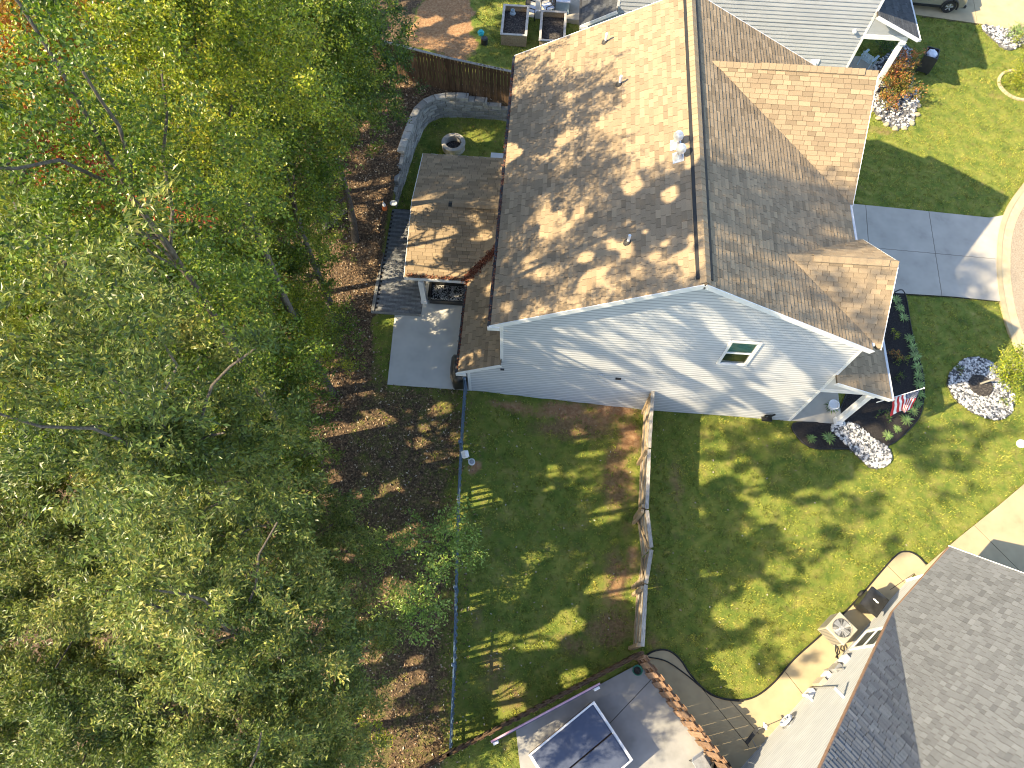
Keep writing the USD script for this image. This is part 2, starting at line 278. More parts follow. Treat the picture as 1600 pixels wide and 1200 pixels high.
look('dead_leaf', [(0.3, g3(0.85)), (0.7, g3(1.0))], scale=30, rough=0.8, island=[(0, (0.07, 0.045, 0.03)), (0.35, (0.16, 0.1, 0.058)), (0.7, (0.31, 0.2, 0.11)), (0.9, (0.44, 0.33, 0.2)), (1, (0.62, 0.56, 0.46))])
look('roof_leaf', [(0.3, g3(0.85)), (0.7, g3(1.0))], scale=30, rough=0.8, island=[(0, (0.09, 0.025, 0.015)), (0.5, (0.2, 0.06, 0.03)), (1, (0.36, 0.17, 0.09))])
look('pale_leaf', [(0.3, g3(0.9)), (0.7, g3(1.0))], scale=30, rough=0.8, island=[(0, (0.3, 0.22, 0.13)), (1, (0.6, 0.55, 0.48))])
look('bark', [(0.3, (0.05, 0.042, 0.034)), (0.5, (0.1, 0.085, 0.07)), (0.72, (0.18, 0.155, 0.13))], scale=7, stretch=(5, 5, 1), rough=0.95, bump=0.7, bscale=20, dist=0.03)
look('bark_pale', [(0.3, (0.17, 0.155, 0.13)), (0.72, (0.32, 0.3, 0.26))], scale=7, stretch=(5, 5, 1), rough=0.95)
look('grass_blade', [(0.3, (0.133, 0.181, 0.033)), (0.5, (0.239, 0.268, 0.046)), (0.72, (0.394, 0.361, 0.082))], scale=1.1, rough=0.6, island=[(0, g3(0.38)), (0.35, g3(0.75)), (0.7, g3(1.1)), (1, (1.9, 1.75, 1.4))], detail=8)
leafy('leaf_green', [(0.05, (0.036, 0.075, 0.011)), (0.4, (0.083, 0.137, 0.015)), (0.7, (0.149, 0.206, 0.022)), (1, (0.329, 0.308, 0.044))])
leafy('leaf_dark', [(0.05, (0.022, 0.055, 0.011)), (0.45, (0.048, 0.100, 0.015)), (0.8, (0.090, 0.150, 0.022)), (1, (0.192, 0.220, 0.045))])
leafy('leaf_yellow', [(0.05, (0.064, 0.112, 0.012)), (0.35, (0.141, 0.196, 0.017)), (0.65, (0.258, 0.292, 0.024)), (0.9, (0.425, 0.382, 0.038)), (1, (0.540, 0.371, 0.043))])
leafy('leaf_sapling', [(0.1, (0.106, 0.185, 0.036)), (0.5, (0.211, 0.317, 0.060)), (1, (0.449, 0.502, 0.144))])
leafy('leaf_orange', [(0.1, (0.22, 0.2, 0.02)), (0.4, (0.36, 0.24, 0.03)), (0.7, (0.42, 0.19, 0.03)), (1, (0.4, 0.09, 0.03))])
leafy('leaf_red', [(0.1, (0.221, 0.052, 0.026)), (0.5, (0.351, 0.078, 0.033)), (1, (0.442, 0.182, 0.052))])
leafy('leaf_willow', [(0.05, (0.051, 0.085, 0.020)), (0.4, (0.108, 0.149, 0.030)), (0.7, (0.187, 0.212, 0.044)), (1, (0.389, 0.343, 0.095))], rough=0.4)
leafy('leaf_pine', [(0.1, (0.078, 0.132, 0.025)), (0.5, (0.195, 0.242, 0.036)), (1, (0.416, 0.396, 0.063))])
leafy('leaf_shrub', [(0.1, (0.048, 0.090, 0.018)), (0.4, (0.160, 0.165, 0.030)), (0.7, (0.352, 0.150, 0.045)), (1, (0.576, 0.195, 0.105))])
leafy('leaf_spike', [(0.1, (0.105, 0.180, 0.045)), (0.5, (0.210, 0.300, 0.090)), (1, (0.390, 0.480, 0.195))])

# window glass
LOOK['pane_glass'] = usdkit.material(stage, '/World/Looks/pane_glass', {'f': ('fresnel', {'IOR': 1.6}), 't': ('transparent_bsdf', {'color': (0.8, 0.9, 0.88)}), 'g': ('glossy_bsdf', {'roughness': 0.03, 'color': (0.9, 0.95, 0.95)}), 'm': ('mix_closure', {})},
    [('f.fac', 'm.fac'), ('t.BSDF', 'm.closure1'), ('g.BSDF', 'm.closure2')], surface='m.closure')

# ground: grass soil, leaf litter, red clay and pine straw by zone (zone weights ride on the mesh)
_n = {'g': ('geometry', {}), 'p': ('principled_bsdf', {'roughness': 0.95, 'specular_ior_level': 0.1})}; _l = []
def _layer(key, ramp, scale, detail=6.0):
    _n['n' + key] = ('noise_texture', {'scale': scale, 'detail': detail, 'roughness': 0.7}); _n['r' + key] = ('rgb_ramp', {'ramp': ramp})
    _l.extend([('g.position', f'n{key}.vector'), (f'n{key}.fac', f'r{key}.fac')]); return f'r{key}.color'
_c = _layer('g', [(0.3, (0.063, 0.108, 0.024)), (0.45, (0.137, 0.184, 0.035)), (0.6, (0.228, 0.244, 0.054)), (0.75, (0.365, 0.311, 0.109))], 1.6, 9.0)
for _k, _ramp, _s in (('dry', [(0.3, (0.13, 0.085, 0.04)), (0.5, (0.22, 0.15, 0.075)), (0.7, (0.32, 0.23, 0.12))], 9.0),
                      ('clay', [(0.3, (0.24, 0.125, 0.065)), (0.5, (0.35, 0.205, 0.11)), (0.7, (0.44, 0.29, 0.17))], 6.0),
                      ('litter', [(0.32, (0.035, 0.026, 0.02)), (0.48, (0.1, 0.07, 0.047)), (0.6, (0.2, 0.14, 0.088)), (0.72, (0.37, 0.27, 0.18))], 13.0),
                      ('straw', [(0.3, (0.22, 0.12, 0.06)), (0.5, (0.36, 0.21, 0.11)), (0.7, (0.48, 0.32, 0.18))], 10.0)):
    _b = _layer(_k, _ramp, _s); _n['a' + _k] = ('attribute', {'attribute': _k}); _n['e' + _k] = ('noise_texture', {'scale': 2.6, 'detail': 8.0, 'roughness': 0.75})
    _n['s' + _k] = ('math', {'math_type': 'multiply_add', 'value2': 2.6, 'value3': -1.3}); _n['o' + _k] = ('math', {'math_type': 'multiply_add', 'value2': 3.2, 'use_clamp': False}); _n['q' + _k] = ('math', {'math_type': 'subtract', 'value2': 1.1, 'use_clamp': True})
    _n['m' + _k] = ('mix', {})
    _l += [('g.position', f'e{_k}.vector'), (f'e{_k}.fac', f's{_k}.value1'), (f'a{_k}.fac', f'o{_k}.value1'), (f's{_k}.value', f'o{_k}.value3'), (f'o{_k}.value', f'q{_k}.value1'), (f'q{_k}.value', f'm{_k}.fac'), (_c, f'm{_k}.color1'), (_b, f'm{_k}.color2')]; _c = f'm{_k}.color'
_n['nb'] = ('noise_texture', {'scale': 22.0, 'detail': 5.0, 'roughness': 0.7}); _n['b'] = ('bump', {'strength': 0.9, 'distance': 0.05})
_l += [(_c, 'p.base_color'), ('g.position', 'nb.vector'), ('nb.fac', 'b.height'), ('b.normal', 'p.normal')]
LOOK['ground'] = usdkit.material(stage, '/World/Looks/ground_zones', _n, _l, surface='p.BSDF')
stage.RemovePrim('/World/Looks/ground')

# ------------------------------------------------------------------ setting: ground
WOODS = np.array([at(*p)[:2] for p in [(640, -80), (655, 0), (640, 110), (660, 160), (610, 230), (600, 330), (588, 493), (590, 560), (560, 640), (548, 800), (540, 1000), (540, 1260)]] + [(-60, -30), (-60, 70)])
MIXED = np.array([at(*p)[:2] for p in [(588, 480), (607, 610), (728, 616), (722, 780), (716, 960), (705, 1260), (500, 1260), (520, 900), (540, 560), (560, 470)]])
CLAY = [(930, 655, 2.0, .6, .62), (820, 640, 1.4, .4, .5), (880, 640, 1.5, .5, .75), (960, 640, 1.4, .6, .9), (985, 690, .7, 1.1, .8), (800, 635, 1.3, .35, .7), (990, 760, .5, 1.2, .55), (960, 930, .6, .9, .6), (750, 700, .4, .8, .4), (742, 730, .3, .3, .9), (970, 905, .5, .8, .5), (990, 880, .5, .8, .6)]
DRY = [(965, 740, .8, 1.8, .85), (900, 670, 2.2, .7, .8), (960, 900, .8, 1.3, .75), (640, 760, 1.2, 2.2, .6), (650, 1050, 1.2, 1.6, .7), (955, 985, 1.2, .9, .75), (900, 1010, 1.0, .7, .6), (1050, 760, .5, 1.6, .55), (1030, 900, .5, 1.3, .45), (1150, 700, .6, .5, .45), (1220, 745, .7, .6, .4), (1090, 850, .6, 2.0, .3), (800, 1090, 1.2, .8, .6), (770, 1050, .7, 1.4, .6), (745, 960, .4, 1.2, .5), (790, 1165, .6, .5, .5), (1380, 205, 1.2, .5, .55), (1560, 150, .9, .6, .5), (1200, 690, .9, .5, .3), (1020, 1000, .4, .5, .6), (980, 830, .5, .9, .5)]
STRAW = np.array([at(*p)[:2] for p in [(660, -120), (735, -120), (742, 30), (748, 80), (700, 96), (640, 76), (648, 20)]])
def axis(lo, hi, step, far):
    f = np.arange(lo, hi + 1e-6, step); return np.r_[lo - far, lo - far * .4, lo - far * .12, lo - far * .03, f, hi + far * .03, hi + far * .12, hi + far * .4, hi + far]
gx, gy = axis(-32, 32, 0.16, 500), axis(-9, 48, 0.16, 500)
GX, GY = np.meshgrid(gx, gy); GZ = gz(GX, GY)
_P = np.stack([GX, GY, np.zeros_like(GX)], -1)
GZ = GZ + 0.035 * (meshkit.fbm(_P * 0.9, 3, 5) - .5) + 0.02 * (meshkit.noise(_P * 3.1, 9) - .5)
_nx = 1.4 * (meshkit.fbm(_P * 0.7, 3, 21) - .5); _ny = 1.4 * (meshkit.fbm(_P * 0.7, 3, 22) - .5)
def soft(poly, d=0.35):
    return (inside(poly, GX + _nx, GY + _ny) * 1.0 + inside(poly, GX + _nx + d, GY + _ny) + inside(poly, GX + _nx - d, GY + _ny) + inside(poly, GX + _nx, GY + _ny + d) + inside(poly, GX + _nx, GY + _ny - d)) / 5
litter = np.maximum(soft(WOODS), 0.62 * soft(MIXED)); straw = soft(STRAW)
litter = np.clip(litter - straw, 0, 1)
clay = np.zeros_like(GX); dry = np.zeros_like(GX)
for arr, lst in ((clay, CLAY), (dry, DRY)):
    for px, py, rx, ry, wgt in lst:
        c = at(px, py); q = ((GX + _nx * .5 - c[0]) / rx) ** 2 + ((GY + _ny * .5 - c[1]) / ry) ** 2
        np.maximum(arr, wgt * np.exp(-q), out=arr)
dry = np.maximum(dry, 0.34 * (GX < 40))
litter = np.maximum(litter, inside(BANK, GX, GY) * (GX < -1.2) * (GY < 26) * 0.9)
ny, nx = GX.shape
def build_ground():
    for poly in NO_GRASS:
        lo, hi = poly.min(0) - .3, poly.max(0) + .3; i0, i1 = np.searchsorted(gx, (lo[0], hi[0])); j0, j1 = np.searchsorted(gy, (lo[1], hi[1])); sl = (slice(j0, j1), slice(i0, i1)); GZ[sl] -= .07 * inside(poly, GX[sl], GY[sl])
    _i = np.arange(nx * ny).reshape(ny, nx)
    _q = np.stack([_i[:-1, :-1], _i[:-1, 1:], _i[1:, 1:], _i[1:, :-1]], -1).reshape(-1, 4)
    _gm = usdkit.mesh(stage, '/World/ground', (np.stack([GX, GY, GZ], -1).reshape(-1, 3), _q), LOOK['ground'], smooth=True)
    for _k, _a in (('litter', litter), ('clay', clay), ('dry', dry), ('straw', straw)):
        UsdGeom.PrimvarsAPI(_gm).CreatePrimvar(_k, Sdf.ValueTypeNames.FloatArray, 'vertex').Set(Vt.FloatArray.FromNumpy(_a.ravel().astype(np.float32)))
    tag(_gm.GetPrim(), kind='structure')
def field(a, x, y):
    i = np.clip(np.searchsorted(gx, x) - 1, 0, nx - 2); j = np.clip(np.searchsorted(gy, y) - 1, 0, ny - 2)
    return a[j, i]
def gz2(x, y):
    """Ground height as meshed."""
    i = np.clip(np.searchsorted(gx, x) - 1, 0, nx - 2); j = np.clip(np.searchsorted(gy, y) - 1, 0, ny - 2)
    u = np.clip((x - gx[i]) / (gx[i + 1] - gx[i]), 0, 1); v = np.clip((y - gy[j]) / (gy[j + 1] - gy[j]), 0, 1)
    return (GZ[j, i] * (1 - u) + GZ[j, i + 1] * u) * (1 - v) + (GZ[j + 1, i] * (1 - u) + GZ[j + 1, i + 1] * u) * v

NO_GRASS = []        # plan polygons without grass
def slab(name, poly, mat, top=0.05, thick=0.3, joints=(), base=None, grass=False, **kw):
    """Concrete sheet that follows the ground; joints cut it into separate panels when given as lines."""
    from shapely.geometry import Polygon, LineString
    poly = np.asarray(poly, float)[:, :2]; NO_GRASS.append(poly)
    parts = [Polygon(poly).buffer(0)]
    for a, b in joints:
        a = np.asarray(a, float)[:2]; b = np.asarray(b, float)[:2]; d = (b - a) / np.linalg.norm(b - a)
        cut = LineString([a - d * .3, b + d * .3]).buffer(0.011, cap_style=2); new = []
        for p in parts:
            q = p.difference(cut); new += [g for g in getattr(q, 'geoms', [q]) if g.area > .01]
        parts = new
    h = (lambda x, y: float(gz(x, y)) + top) if base is None else (lambda x, y: base)
    path = thing(name, None, None, kind='structure'); kw = {k: v for k, v in kw.items() if v}
    for g in parts:
        m = MB(); m.prism(np.array(g.exterior.coords)[:-1], lambda x, y: h(x, y) - thick, h); m.build('panel', mat, path)
    if joints:
        m = MB(); m.prism(poly, lambda x, y: h(x, y) - thick, lambda x, y: h(x, y) - 0.02); m.build('joint', 'soil', path)
    for k, v in kw.items(): stage.GetPrimAtPath(path).SetCustomDataByKey(k, v)
    return path
A2 = lambda *pts: np.array([at(*p)[:2] for p in pts])

# street, curb and drives
_cin = smooth_path(A2((1620, 262), (1600, 285), (1575, 320), (1560, 360), (1556, 410), (1560, 460), (1572, 510), (1592, 555), (1625, 605)), 6)
_cen = np.array([29.5, 18.2])
def shift_out(path, d):
    v = path - _cen; L = np.linalg.norm(v, axis=1, keepdims=True); return path - v / L * d
_c0 = np.vstack([[(27, 33)], _cin, [(26.5, 7)]])
def strip(name, p, q, z0, z1, mat, thick=.25):
    m = MB(); n = len(p)
    v = np.vstack([np.c_[p, np.full(n, z0)], np.c_[q, np.full(n, z1)], np.c_[p, np.full(n, z0 - thick)], np.c_[q, np.full(n, z1 - thick)]]); f = []
    for i in range(n - 1):
        f += [[i, i + 1, n + i + 1, n + i], [2 * n + i + 1, 2 * n + i, 3 * n + i, 3 * n + i + 1], [i + 1, i, 2 * n + i, 2 * n + i + 1], [n + i, n + i + 1, 3 * n + i + 1, 3 * n + i]]
    m.add(v, f); m.build(name, mat, kind='structure'); NO_GRASS.append(np.vstack([p, q[::-1]]))
strip('curb', _c0, shift_out(_c0, 0.22), 0.075, 0.06, 'concrete_warm')
strip('gutter_pan', shift_out(_c0, 0.224), shift_out(_c0, 0.62), 0.03, 0.012, 'gutter_pan')
_st = shift_out(_c0, 0.624)
m = MB(); m.prism(np.vstack([_st, [(60, 7), (60, 33)]]), -0.2, 0.016); m.build('street', 'asphalt_tan', kind='structure'); NO_GRASS.append(np.vstack([_st, [(60, 7), (60, 33)]]))
_dw = A2((1318, 318), (1430, 329), (1545, 341), (1568, 337), (1559, 365), (1556, 410), (1560, 462), (1568, 472), (1548, 470), (1490, 464), (1390, 458), (1320, 452))
slab('driveway', _dw, 'concrete', .05, joints=[A2((1352, 322), (1362, 460)), A2((1450, 328), (1472, 470)), A2((1300, 382), (1560, 406))])
slab('neighbour_driveway', A2((1300, 5), (1418, 22), (1530, 38), (1600, 55), (1680, 62), (1680, -80), (1300, -80)), 'concrete_warm', .05, joints=[A2((1510, -60), (1530, 60))])
# concrete round the lower right house
_wk = [(1002, 1030), (1020, 1018), (1042, 1016), (1062, 1030), (1080, 1056), (1110, 1085), (1150, 1094), (1180, 1088), (1210, 1065), (1240, 1030), (1290, 985), (1340, 935), (1395, 872), (1415, 862), (1432, 868), (1446, 882)]
_wkw = smooth_path(A2(*_wk), 4)
slab('side_walk', np.vstack([_wkw, [at(1452, 885)[:2], (14.6, 5.2), (7.5, -1.9), (6.6, -3.2)], [at(1130, 1230)[:2]]]), 'concrete_warm', .04,
     joints=[A2((1100, 1080), (1160, 1155)), A2((1225, 1048), (1258, 1090)), A2((1384, 882), (1412, 910)), A2((1446, 884), (1400, 915)), A2((1140, 1094), (1175, 1135))])
slab('lower_driveway', np.vstack([A2((1446, 884), (1500, 838), (1560, 790), (1600, 756), (1660, 700)), [(26, 9), (30, 2), (20, -6), (14.6, 5.3)]]), 'concrete_warm', .045, joints=[A2((1522, 822), (1620, 920))])
slab('pool_patio', np.vstack([A2((806, 1140), (1003, 1034), (1012, 1036)), [(9.0, -3.2), (8, -6), (1.5, -6)]]), 'concrete_patio', .05, joints=[((3.2, -4.5), (5.6, -.2)), ((2.2, -1.9), (5.2, 1.2))])
# concrete slab and pavers behind the house
slab('patio_slab', [(-5.28, 10.86), (-2.1, 10.86), (-0.6, 11.2), (-0.6, 17.6), (-4.35, 17.6), (-4.35, 14.05), (-5.42, 14.05)], 'concrete_light', base=1.03, thick=.5)
_pv = [(-6.25, 14.06), (-4.36, 14.06), (-4.36, 19.25), (-6.25, 19.25)]; NO_GRASS.append(np.array(_pv))
pv = thing('paver_walk', None, None, kind='structure'); m = MB(); m.prism(_pv, .6, 1.015); m.build('bedding', 'soil', pv); m = MB(); k = 0
for j, y in enumerate(np.arange(14.08, 19.2, 0.105)):
    for x in np.arange(-6.25 + (0.1 if j % 2 else 0), -4.4, 0.2):
        x1 = min(x + .193, -4.37); m.box((max(x, -6.24), y, .95), (x1, y + .098, 1.035 + 0.006 * math.sin(j * 7.3 + x * 31)), tone=.5 + .5 * math.sin(j * 12.9898 + x * 781.233))
m.build('paver', 'paver', pv, kind='stuff')
m = MB(); m.bar((-6.33, 14.0, 1.0), (-6.33, 19.2, 1.0), .12, .16); m.bar((-6.38, 14.0, 1.0), (-4.36, 14.0, 1.0), .1, .15); m.build('paver_edging', 'wall_block', kind='structure')

# ------------------------------------------------------------------ shingled roofs
def shingles(origin, u, v, poly, expo, tabw, rng, jitter=0.35, thick=0.02):
    """Shingle tabs over a convex patch. origin, u (along the eave), v (up the slope) in 3-D; poly in (u, v) metres. Gives a list of (vertices, faces, tone, centre)."""
    origin = np.asarray(origin, float); u = np.asarray(u, float); v = np.asarray(v, float); nrm = np.cross(u, v); nrm /= np.linalg.norm(nrm)
    if nrm[2] < 0: nrm = -nrm
    P = np.asarray(poly, float); v0, v1 = P[:, 1].min(), P[:, 1].max(); out = []
    def span(t):
        t = min(max(t, v0 + 1e-6), v1 - 1e-6); xs = []
        for (a, b), (c, d) in zip(P, np.roll(P, -1, 0)):
            if (b > t) != (d > t): xs.append(a + (c - a) * (t - b) / (d - b))
        return (min(xs), max(xs)) if len(xs) > 1 else None
    rows = int(math.ceil((v1 - v0) / expo))
    F = np.array([[0, 1, 2], [0, 2, 3], [4, 5, 1], [4, 1, 0], [4, 0, 3], [5, 2, 1]])
    for r in range(rows):
        b = v0 + r * expo; t = min(b + expo * 1.04, v1); lo, hi = span(b), span(t)
        if not lo or not hi: continue
        x = min(lo[0], hi[0]) - tabw * (0.5 * (r % 2) + rng.uniform(0, .12))
        while x < max(lo[1], hi[1]):
            w = tabw * rng.uniform(1 - jitter, 1 + jitter); a, c = x + .006, x + w - .006; x += w
            ab, cb, at_, ct = max(a, lo[0]), min(c, lo[1]), max(a, hi[0]), min(c, hi[1])
            if cb - ab < .01 and ct - at_ < .01: continue
            if cb < ab: ab = cb = np.clip((ab + cb) / 2, *lo)
            if ct < at_: at_ = ct = np.clip((at_ + ct) / 2, *hi)
            h = thick * rng.uniform(.75, 1.3)
            q = [(ab, b, h), (cb, b, h), (ct, t, .003), (at_, t, .003), (ab, b, 0), (cb, b, 0)]
            V = np.array([origin + u * i + v * j + nrm * k for i, j, k in q]); out.append((V, F, float(rng.beta(2.2, 2.2)), V[:4].mean(0)))
    return out
def lay_shingles(tabs, parent, mat, singles=300, name='shingle'):
    """The nearest tabs in view as parts, the rest as one part."""
    def score(c):
        q = R.T @ (c - CAMP); px = q[:2] / q[2] * 1100 + (800, 600)
        return np.linalg.norm(c - CAMP) + (0 if 0 < px[0] < 1600 and 0 < px[1] < 1200 else 1000)
    tabs = sorted(tabs, key=lambda t: score(t[3]))
    for V, F, tn, c in tabs[:singles]: MB().add(V, F, tn).build(name, mat, parent, tone=True)
    m = MB()
    for V, F, tn, c in tabs[singles:]: m.add(V, F, tn)
    if tabs[singles:]: m.build(name + 's', mat, parent, tone=True, kind='stuff')
def deck(pts, thick, parent, name='roof', mat='roof_deck', **kw):
    """Roof board: 3-D polygon thickened downwards."""
    p = np.asarray(pts, float); n = len(p); m = MB(); v = np.vstack([p, p - [0, 0, thick]]); f = []
    for i in range(1, n - 1): f += [[0, i, i + 1], [n, n + i + 1, n + i]]
    for i in range(n): j = (i + 1) % n; f += [[i, n + i, n + j], [i, n + j, j]]
    m.add(v, f); return m.build(name, mat, parent, **kw)
def lap_wall(m, x0, x1, z0, z1, y, top=None, expo=0.155, hole=None, proud=.026, shade_line=None):
    """Lapped boards on a wall facing -y. top(x) limits the height, hole = (x0, x1, z0, z1)."""
    for z in np.arange(z0, z1, expo):
        za, zb = z, min(z + expo, z1); spans = [(x0, x1)]
        if hole and zb > hole[2] and za < hole[3]: spans = [(x0, hole[0]), (hole[1], x1)]
        tn = float(np.random.default_rng(int(z * 1000) % 9973).uniform(.2, 1))
        for a, b in spans:
            def lim(zz):
                if top is None: return a, b
                xs = np.linspace(a, b, 400); ok = xs[top(xs) >= zz]; return (ok[0], ok[-1]) if len(ok) else None
            la, lb = lim(za), lim(zb)
            if la is None: continue
            if lb is None: lb = ((la[0] + la[1]) / 2,) * 2
            v = [(la[0], y - proud, za), (la[1], y - proud, za), (lb[1], y - .002, zb), (lb[0], y - .002, zb), (la[0], y + .02, za), (la[1], y + .02, za), (lb[1], y + .02, zb), (lb[0], y + .02, zb)]
            m.add(v, [[0, 1, 2, 3], [4, 7, 6, 5], [0, 4, 5, 1], [3, 2, 6, 7], [0, 3, 7, 4], [1, 5, 6, 2]], tn)
            if shade_line is not None: w_ = y - proud - .0015; shade_line.add([(la[0], w_, za - .002), (la[1], w_, za - .002), (la[1], w_ + .004, za + .024), (la[0], w_ + .004, za + .024)], [[0, 1, 2, 3]])  # painted shadow line along the bottom edge of the board

# ------------------------------------------------------------------ houses
YN, YW, YF = 10.65, 10.9, 22.4
RX, RZ, EL, ER, EZ = 4.75, 9.75, -1.15, 10.72, 6.65
PL = (RZ - EZ) / (RX - EL); PR = (RZ - EZ) / (ER - RX)
XF = 10.6
def house(name, label, cat, off, mats, full, seed):
    rng = np.random.default_rng(seed)
    sh, wallm = mats
    o = np.asarray(off, float); H = thing(name, label, cat, o)
    def S(*a, **k): return shingles(*a, **k)
    rt = 'shingle'
    top = lambda x: np.where(x < RX, EZ + (x - EL) * PL, EZ + (ER - x) * PR) - .16
    # walls
    m = MB()
    m.box((-.83, YW + .2, -.6), (XF, YF - .3, 6.3)); m.box((-2.05, YW + .2, -.2), (-.83, YF - 1.2, 2.7))
    gab = [(-.83, 6.3), (XF, 6.3), (RX, 9.42)]
    for yy in (YW + .2, YF - .32):
        m.prism([(x, z) for x, z in gab], 0, .02, M=lambda v, yy=yy: np.c_[v[:, 0], yy + v[:, 2], v[:, 1]])
    m.build('wall', wallm, H)
    m = MB(); shade_line = MB(); win = (6.47, 7.45, 4.62, 6.27)
    ex = .155 if full else .2; zl = -.45 + ex * math.ceil(3.4 / ex); zm_ = zl + ex * math.ceil(.55 / ex); lap_wall(m, -2.05, XF, -.45, zl, YW, expo=ex, shade_line=shade_line); lap_wall(m, -1.9, XF, zl, zm_, YW, top=lambda x: np.where(x < -.83, 2.9 + (x + 2.3) * .56, 9), expo=ex, shade_line=shade_line); lap_wall(m, -.83, XF, zm_, 9.6, YW, top=lambda x: top(x), hole=win if full else None, expo=ex, shade_line=shade_line)
    wl = m.build('siding', wallm, H, tone=True); shade_line.build('lap_shade_line', 'lap_shade', H)
    m = MB()
    for x, z0, z1 in ((-.83, 3.75, 6.35), (XF, -.4, 6.4), (-2.05, -.3, 2.75)): m.box((x - .055, YW - .028, z0), (x + .055, YW + .03, z1))
    m.build('corner_board', 'trim_white', H)
    # main roof
    c = math.hypot(1, PL); Lv = np.array([1, 0, PL]) / c; Ln = (RX - EL) * c
    rl = deck([(EL, YN, EZ), (RX, YN, RZ), (RX, YF, RZ), (EL, YF, EZ)], .1, H, name='roof')
    tabs = shingles((EL, YN, EZ + .004), (0, 1, 0), Lv, [(0, 0), (YF - YN, 0), (YF - YN, Ln), (0, Ln)], .152, .33, rng)
    c2 = math.hypot(1, PR); Rv = np.array([-1, 0, PR]) / c2; Rn = (ER - RX) * c2
    deck([(RX, YN, RZ), (ER, YN, EZ), (ER, YF, EZ), (RX, YF, RZ)], .1, rl, name='roof_slope')
    G1 = dict(y=19.5, z=9.38, x=10.85, ye=16.32, ze=6.62, yv=22.7); G2 = dict(y=12.9, z=8.2, x=11.08, ye=10.84, ze=6.5, yv=14.95)
    rt_tabs = shingles((ER, YN, EZ + .004), (0, 1, 0), Rv, [(0, 0), (YF - YN, 0), (YF - YN, Rn), (0, Rn)], .152, .33, rng)
    if full:
        g_tabs = []
        def under_gable(p):
            for g in (G1, G2):
                near = g['z'] - (g['z'] - g['ze']) * (g['y'] - p[1]) / (g['y'] - g['ye']) if p[1] < g['y'] else g['z'] - (g['z'] - g['ze']) * (p[1] - g['y']) / (g['yv'] - g['y'])
                if near > p[2] + .14: return True
            return False
        rt_tabs = [t for t in rt_tabs if not under_gable(t[3])]
        for g in (G1, G2):
            xm = RX + (RZ - g['z']) / PR + .02
            for ys, sgn in ((g['ye'], 1), (g['yv'], -1)):
                xv = RX + (RZ - g['ze']) / PR
                pts = [(g['x'], ys, g['ze']), (g['x'], g['y'], g['z']), (xm, g['y'], g['z']), (min(xv, g['x'] - .1), ys, g['ze'])]
                deck(pts, .1, rl, name='front_gable_roof')
                vv = np.array([0, g['y'] - ys, g['z'] - g['ze']]); L = np.linalg.norm(vv); vv /= L
                poly = [(0, 0), (g['x'] - pts[3][0], 0), (g['x'] - xm, L), (0, L)]
                g_tabs += shingles(np.array([g['x'], ys, g['ze'] + .006]), (-1, 0, 0), vv, poly, .152, .33, rng)
            m = MB()   # gable end wall
            m.prism([(g['ye'] + .25, g['ze'] - .1), (g['yv'] - .25, g['ze'] - .1), (g['y'], g['z'] - .25)], 0, .05, M=lambda v, g=g: np.c_[g['x'] - .3 + v[:, 2], v[:, 0], v[:, 1]])
            m.box((XF - .1, g['ye'] + .3, -.2), (g['x'] - .24, g['yv'] - .3, g['ze'] - .1)); m.build('front_gable_wall', wallm, H)
            for ys in (g['ye'], g['yv']): m = MB(); m.bar((g['x'] + .012, ys, g['ze'] - .08), (g['x'] + .012, g['y'], g['z'] - .08), .02, .17, up=(0, 0, 1)); m.build('rake_board', 'trim_white', H)
        rt_tabs += g_tabs
    lay_shingles(tabs + rt_tabs, rl, sh, 300 if full else 0)
    # ridge: vent strip and caps
    if full:
        m = MB()
        for s, P_, v in ((-1, PL, Lv), (1, PR, Rv)):
            a = np.array([RX + s * .235, 0, RZ - .235 * P_ + .02]); b = np.array([RX, 0, RZ + .02])
            m.add([a + (0, YN + .2, 0), b + (0, YN + .2, 0), b + (0, YF - .2, 0), a + (0, YF - .2, 0), a + (0, YN + .2, .05), b + (0, YN + .2, .05), b + (0, YF - .2, .05), a + (0, YF - .2, .05)], [[0, 1, 2, 3], [4, 5, 6, 7], [0, 3, 7, 4], [0, 1, 5, 4], [3, 2, 6, 7]])
        m.build('ridge_vent', 'rubber_black', rl)
        def caps(p, q, wl_, wr_, dl, dr, n, lift, mat=sh):
            p = np.asarray(p, float); q = np.asarray(q, float); d = (q - p) / n
            for i in range(n):
                a = p + d * i; e = p + d * (i + 1.06); m = MB(); t0, t1 = lift + .018, lift + .004
                v = [a + dl * wl_ + (0, 0, t0), a + (0, 0, t0 + .01), a + dr * wr_ + (0, 0, t0), e + dl * wl_ + (0, 0, t1), e + (0, 0, t1 + .01), e + dr * wr_ + (0, 0, t1)]
                v += [x - (0, 0, .02) for x in v]
                m.add(v, [[0, 1, 4, 3], [1, 2, 5, 4], [0, 6, 7, 1], [1, 7, 8, 2], [0, 3, 9, 6], [2, 8, 11, 5], [3, 4, 10, 9], [4, 5, 11, 10]], float(rng.uniform(.35, .75))); m.build('ridge_cap', mat, rl, tone=True)
        caps((RX, YN + .02, RZ + .03), (RX, YF, RZ + .045), .17, .17, np.array([-1, 0, -PL]) / c, np.array([1, 0, -PR]) / c2, 52, .035)
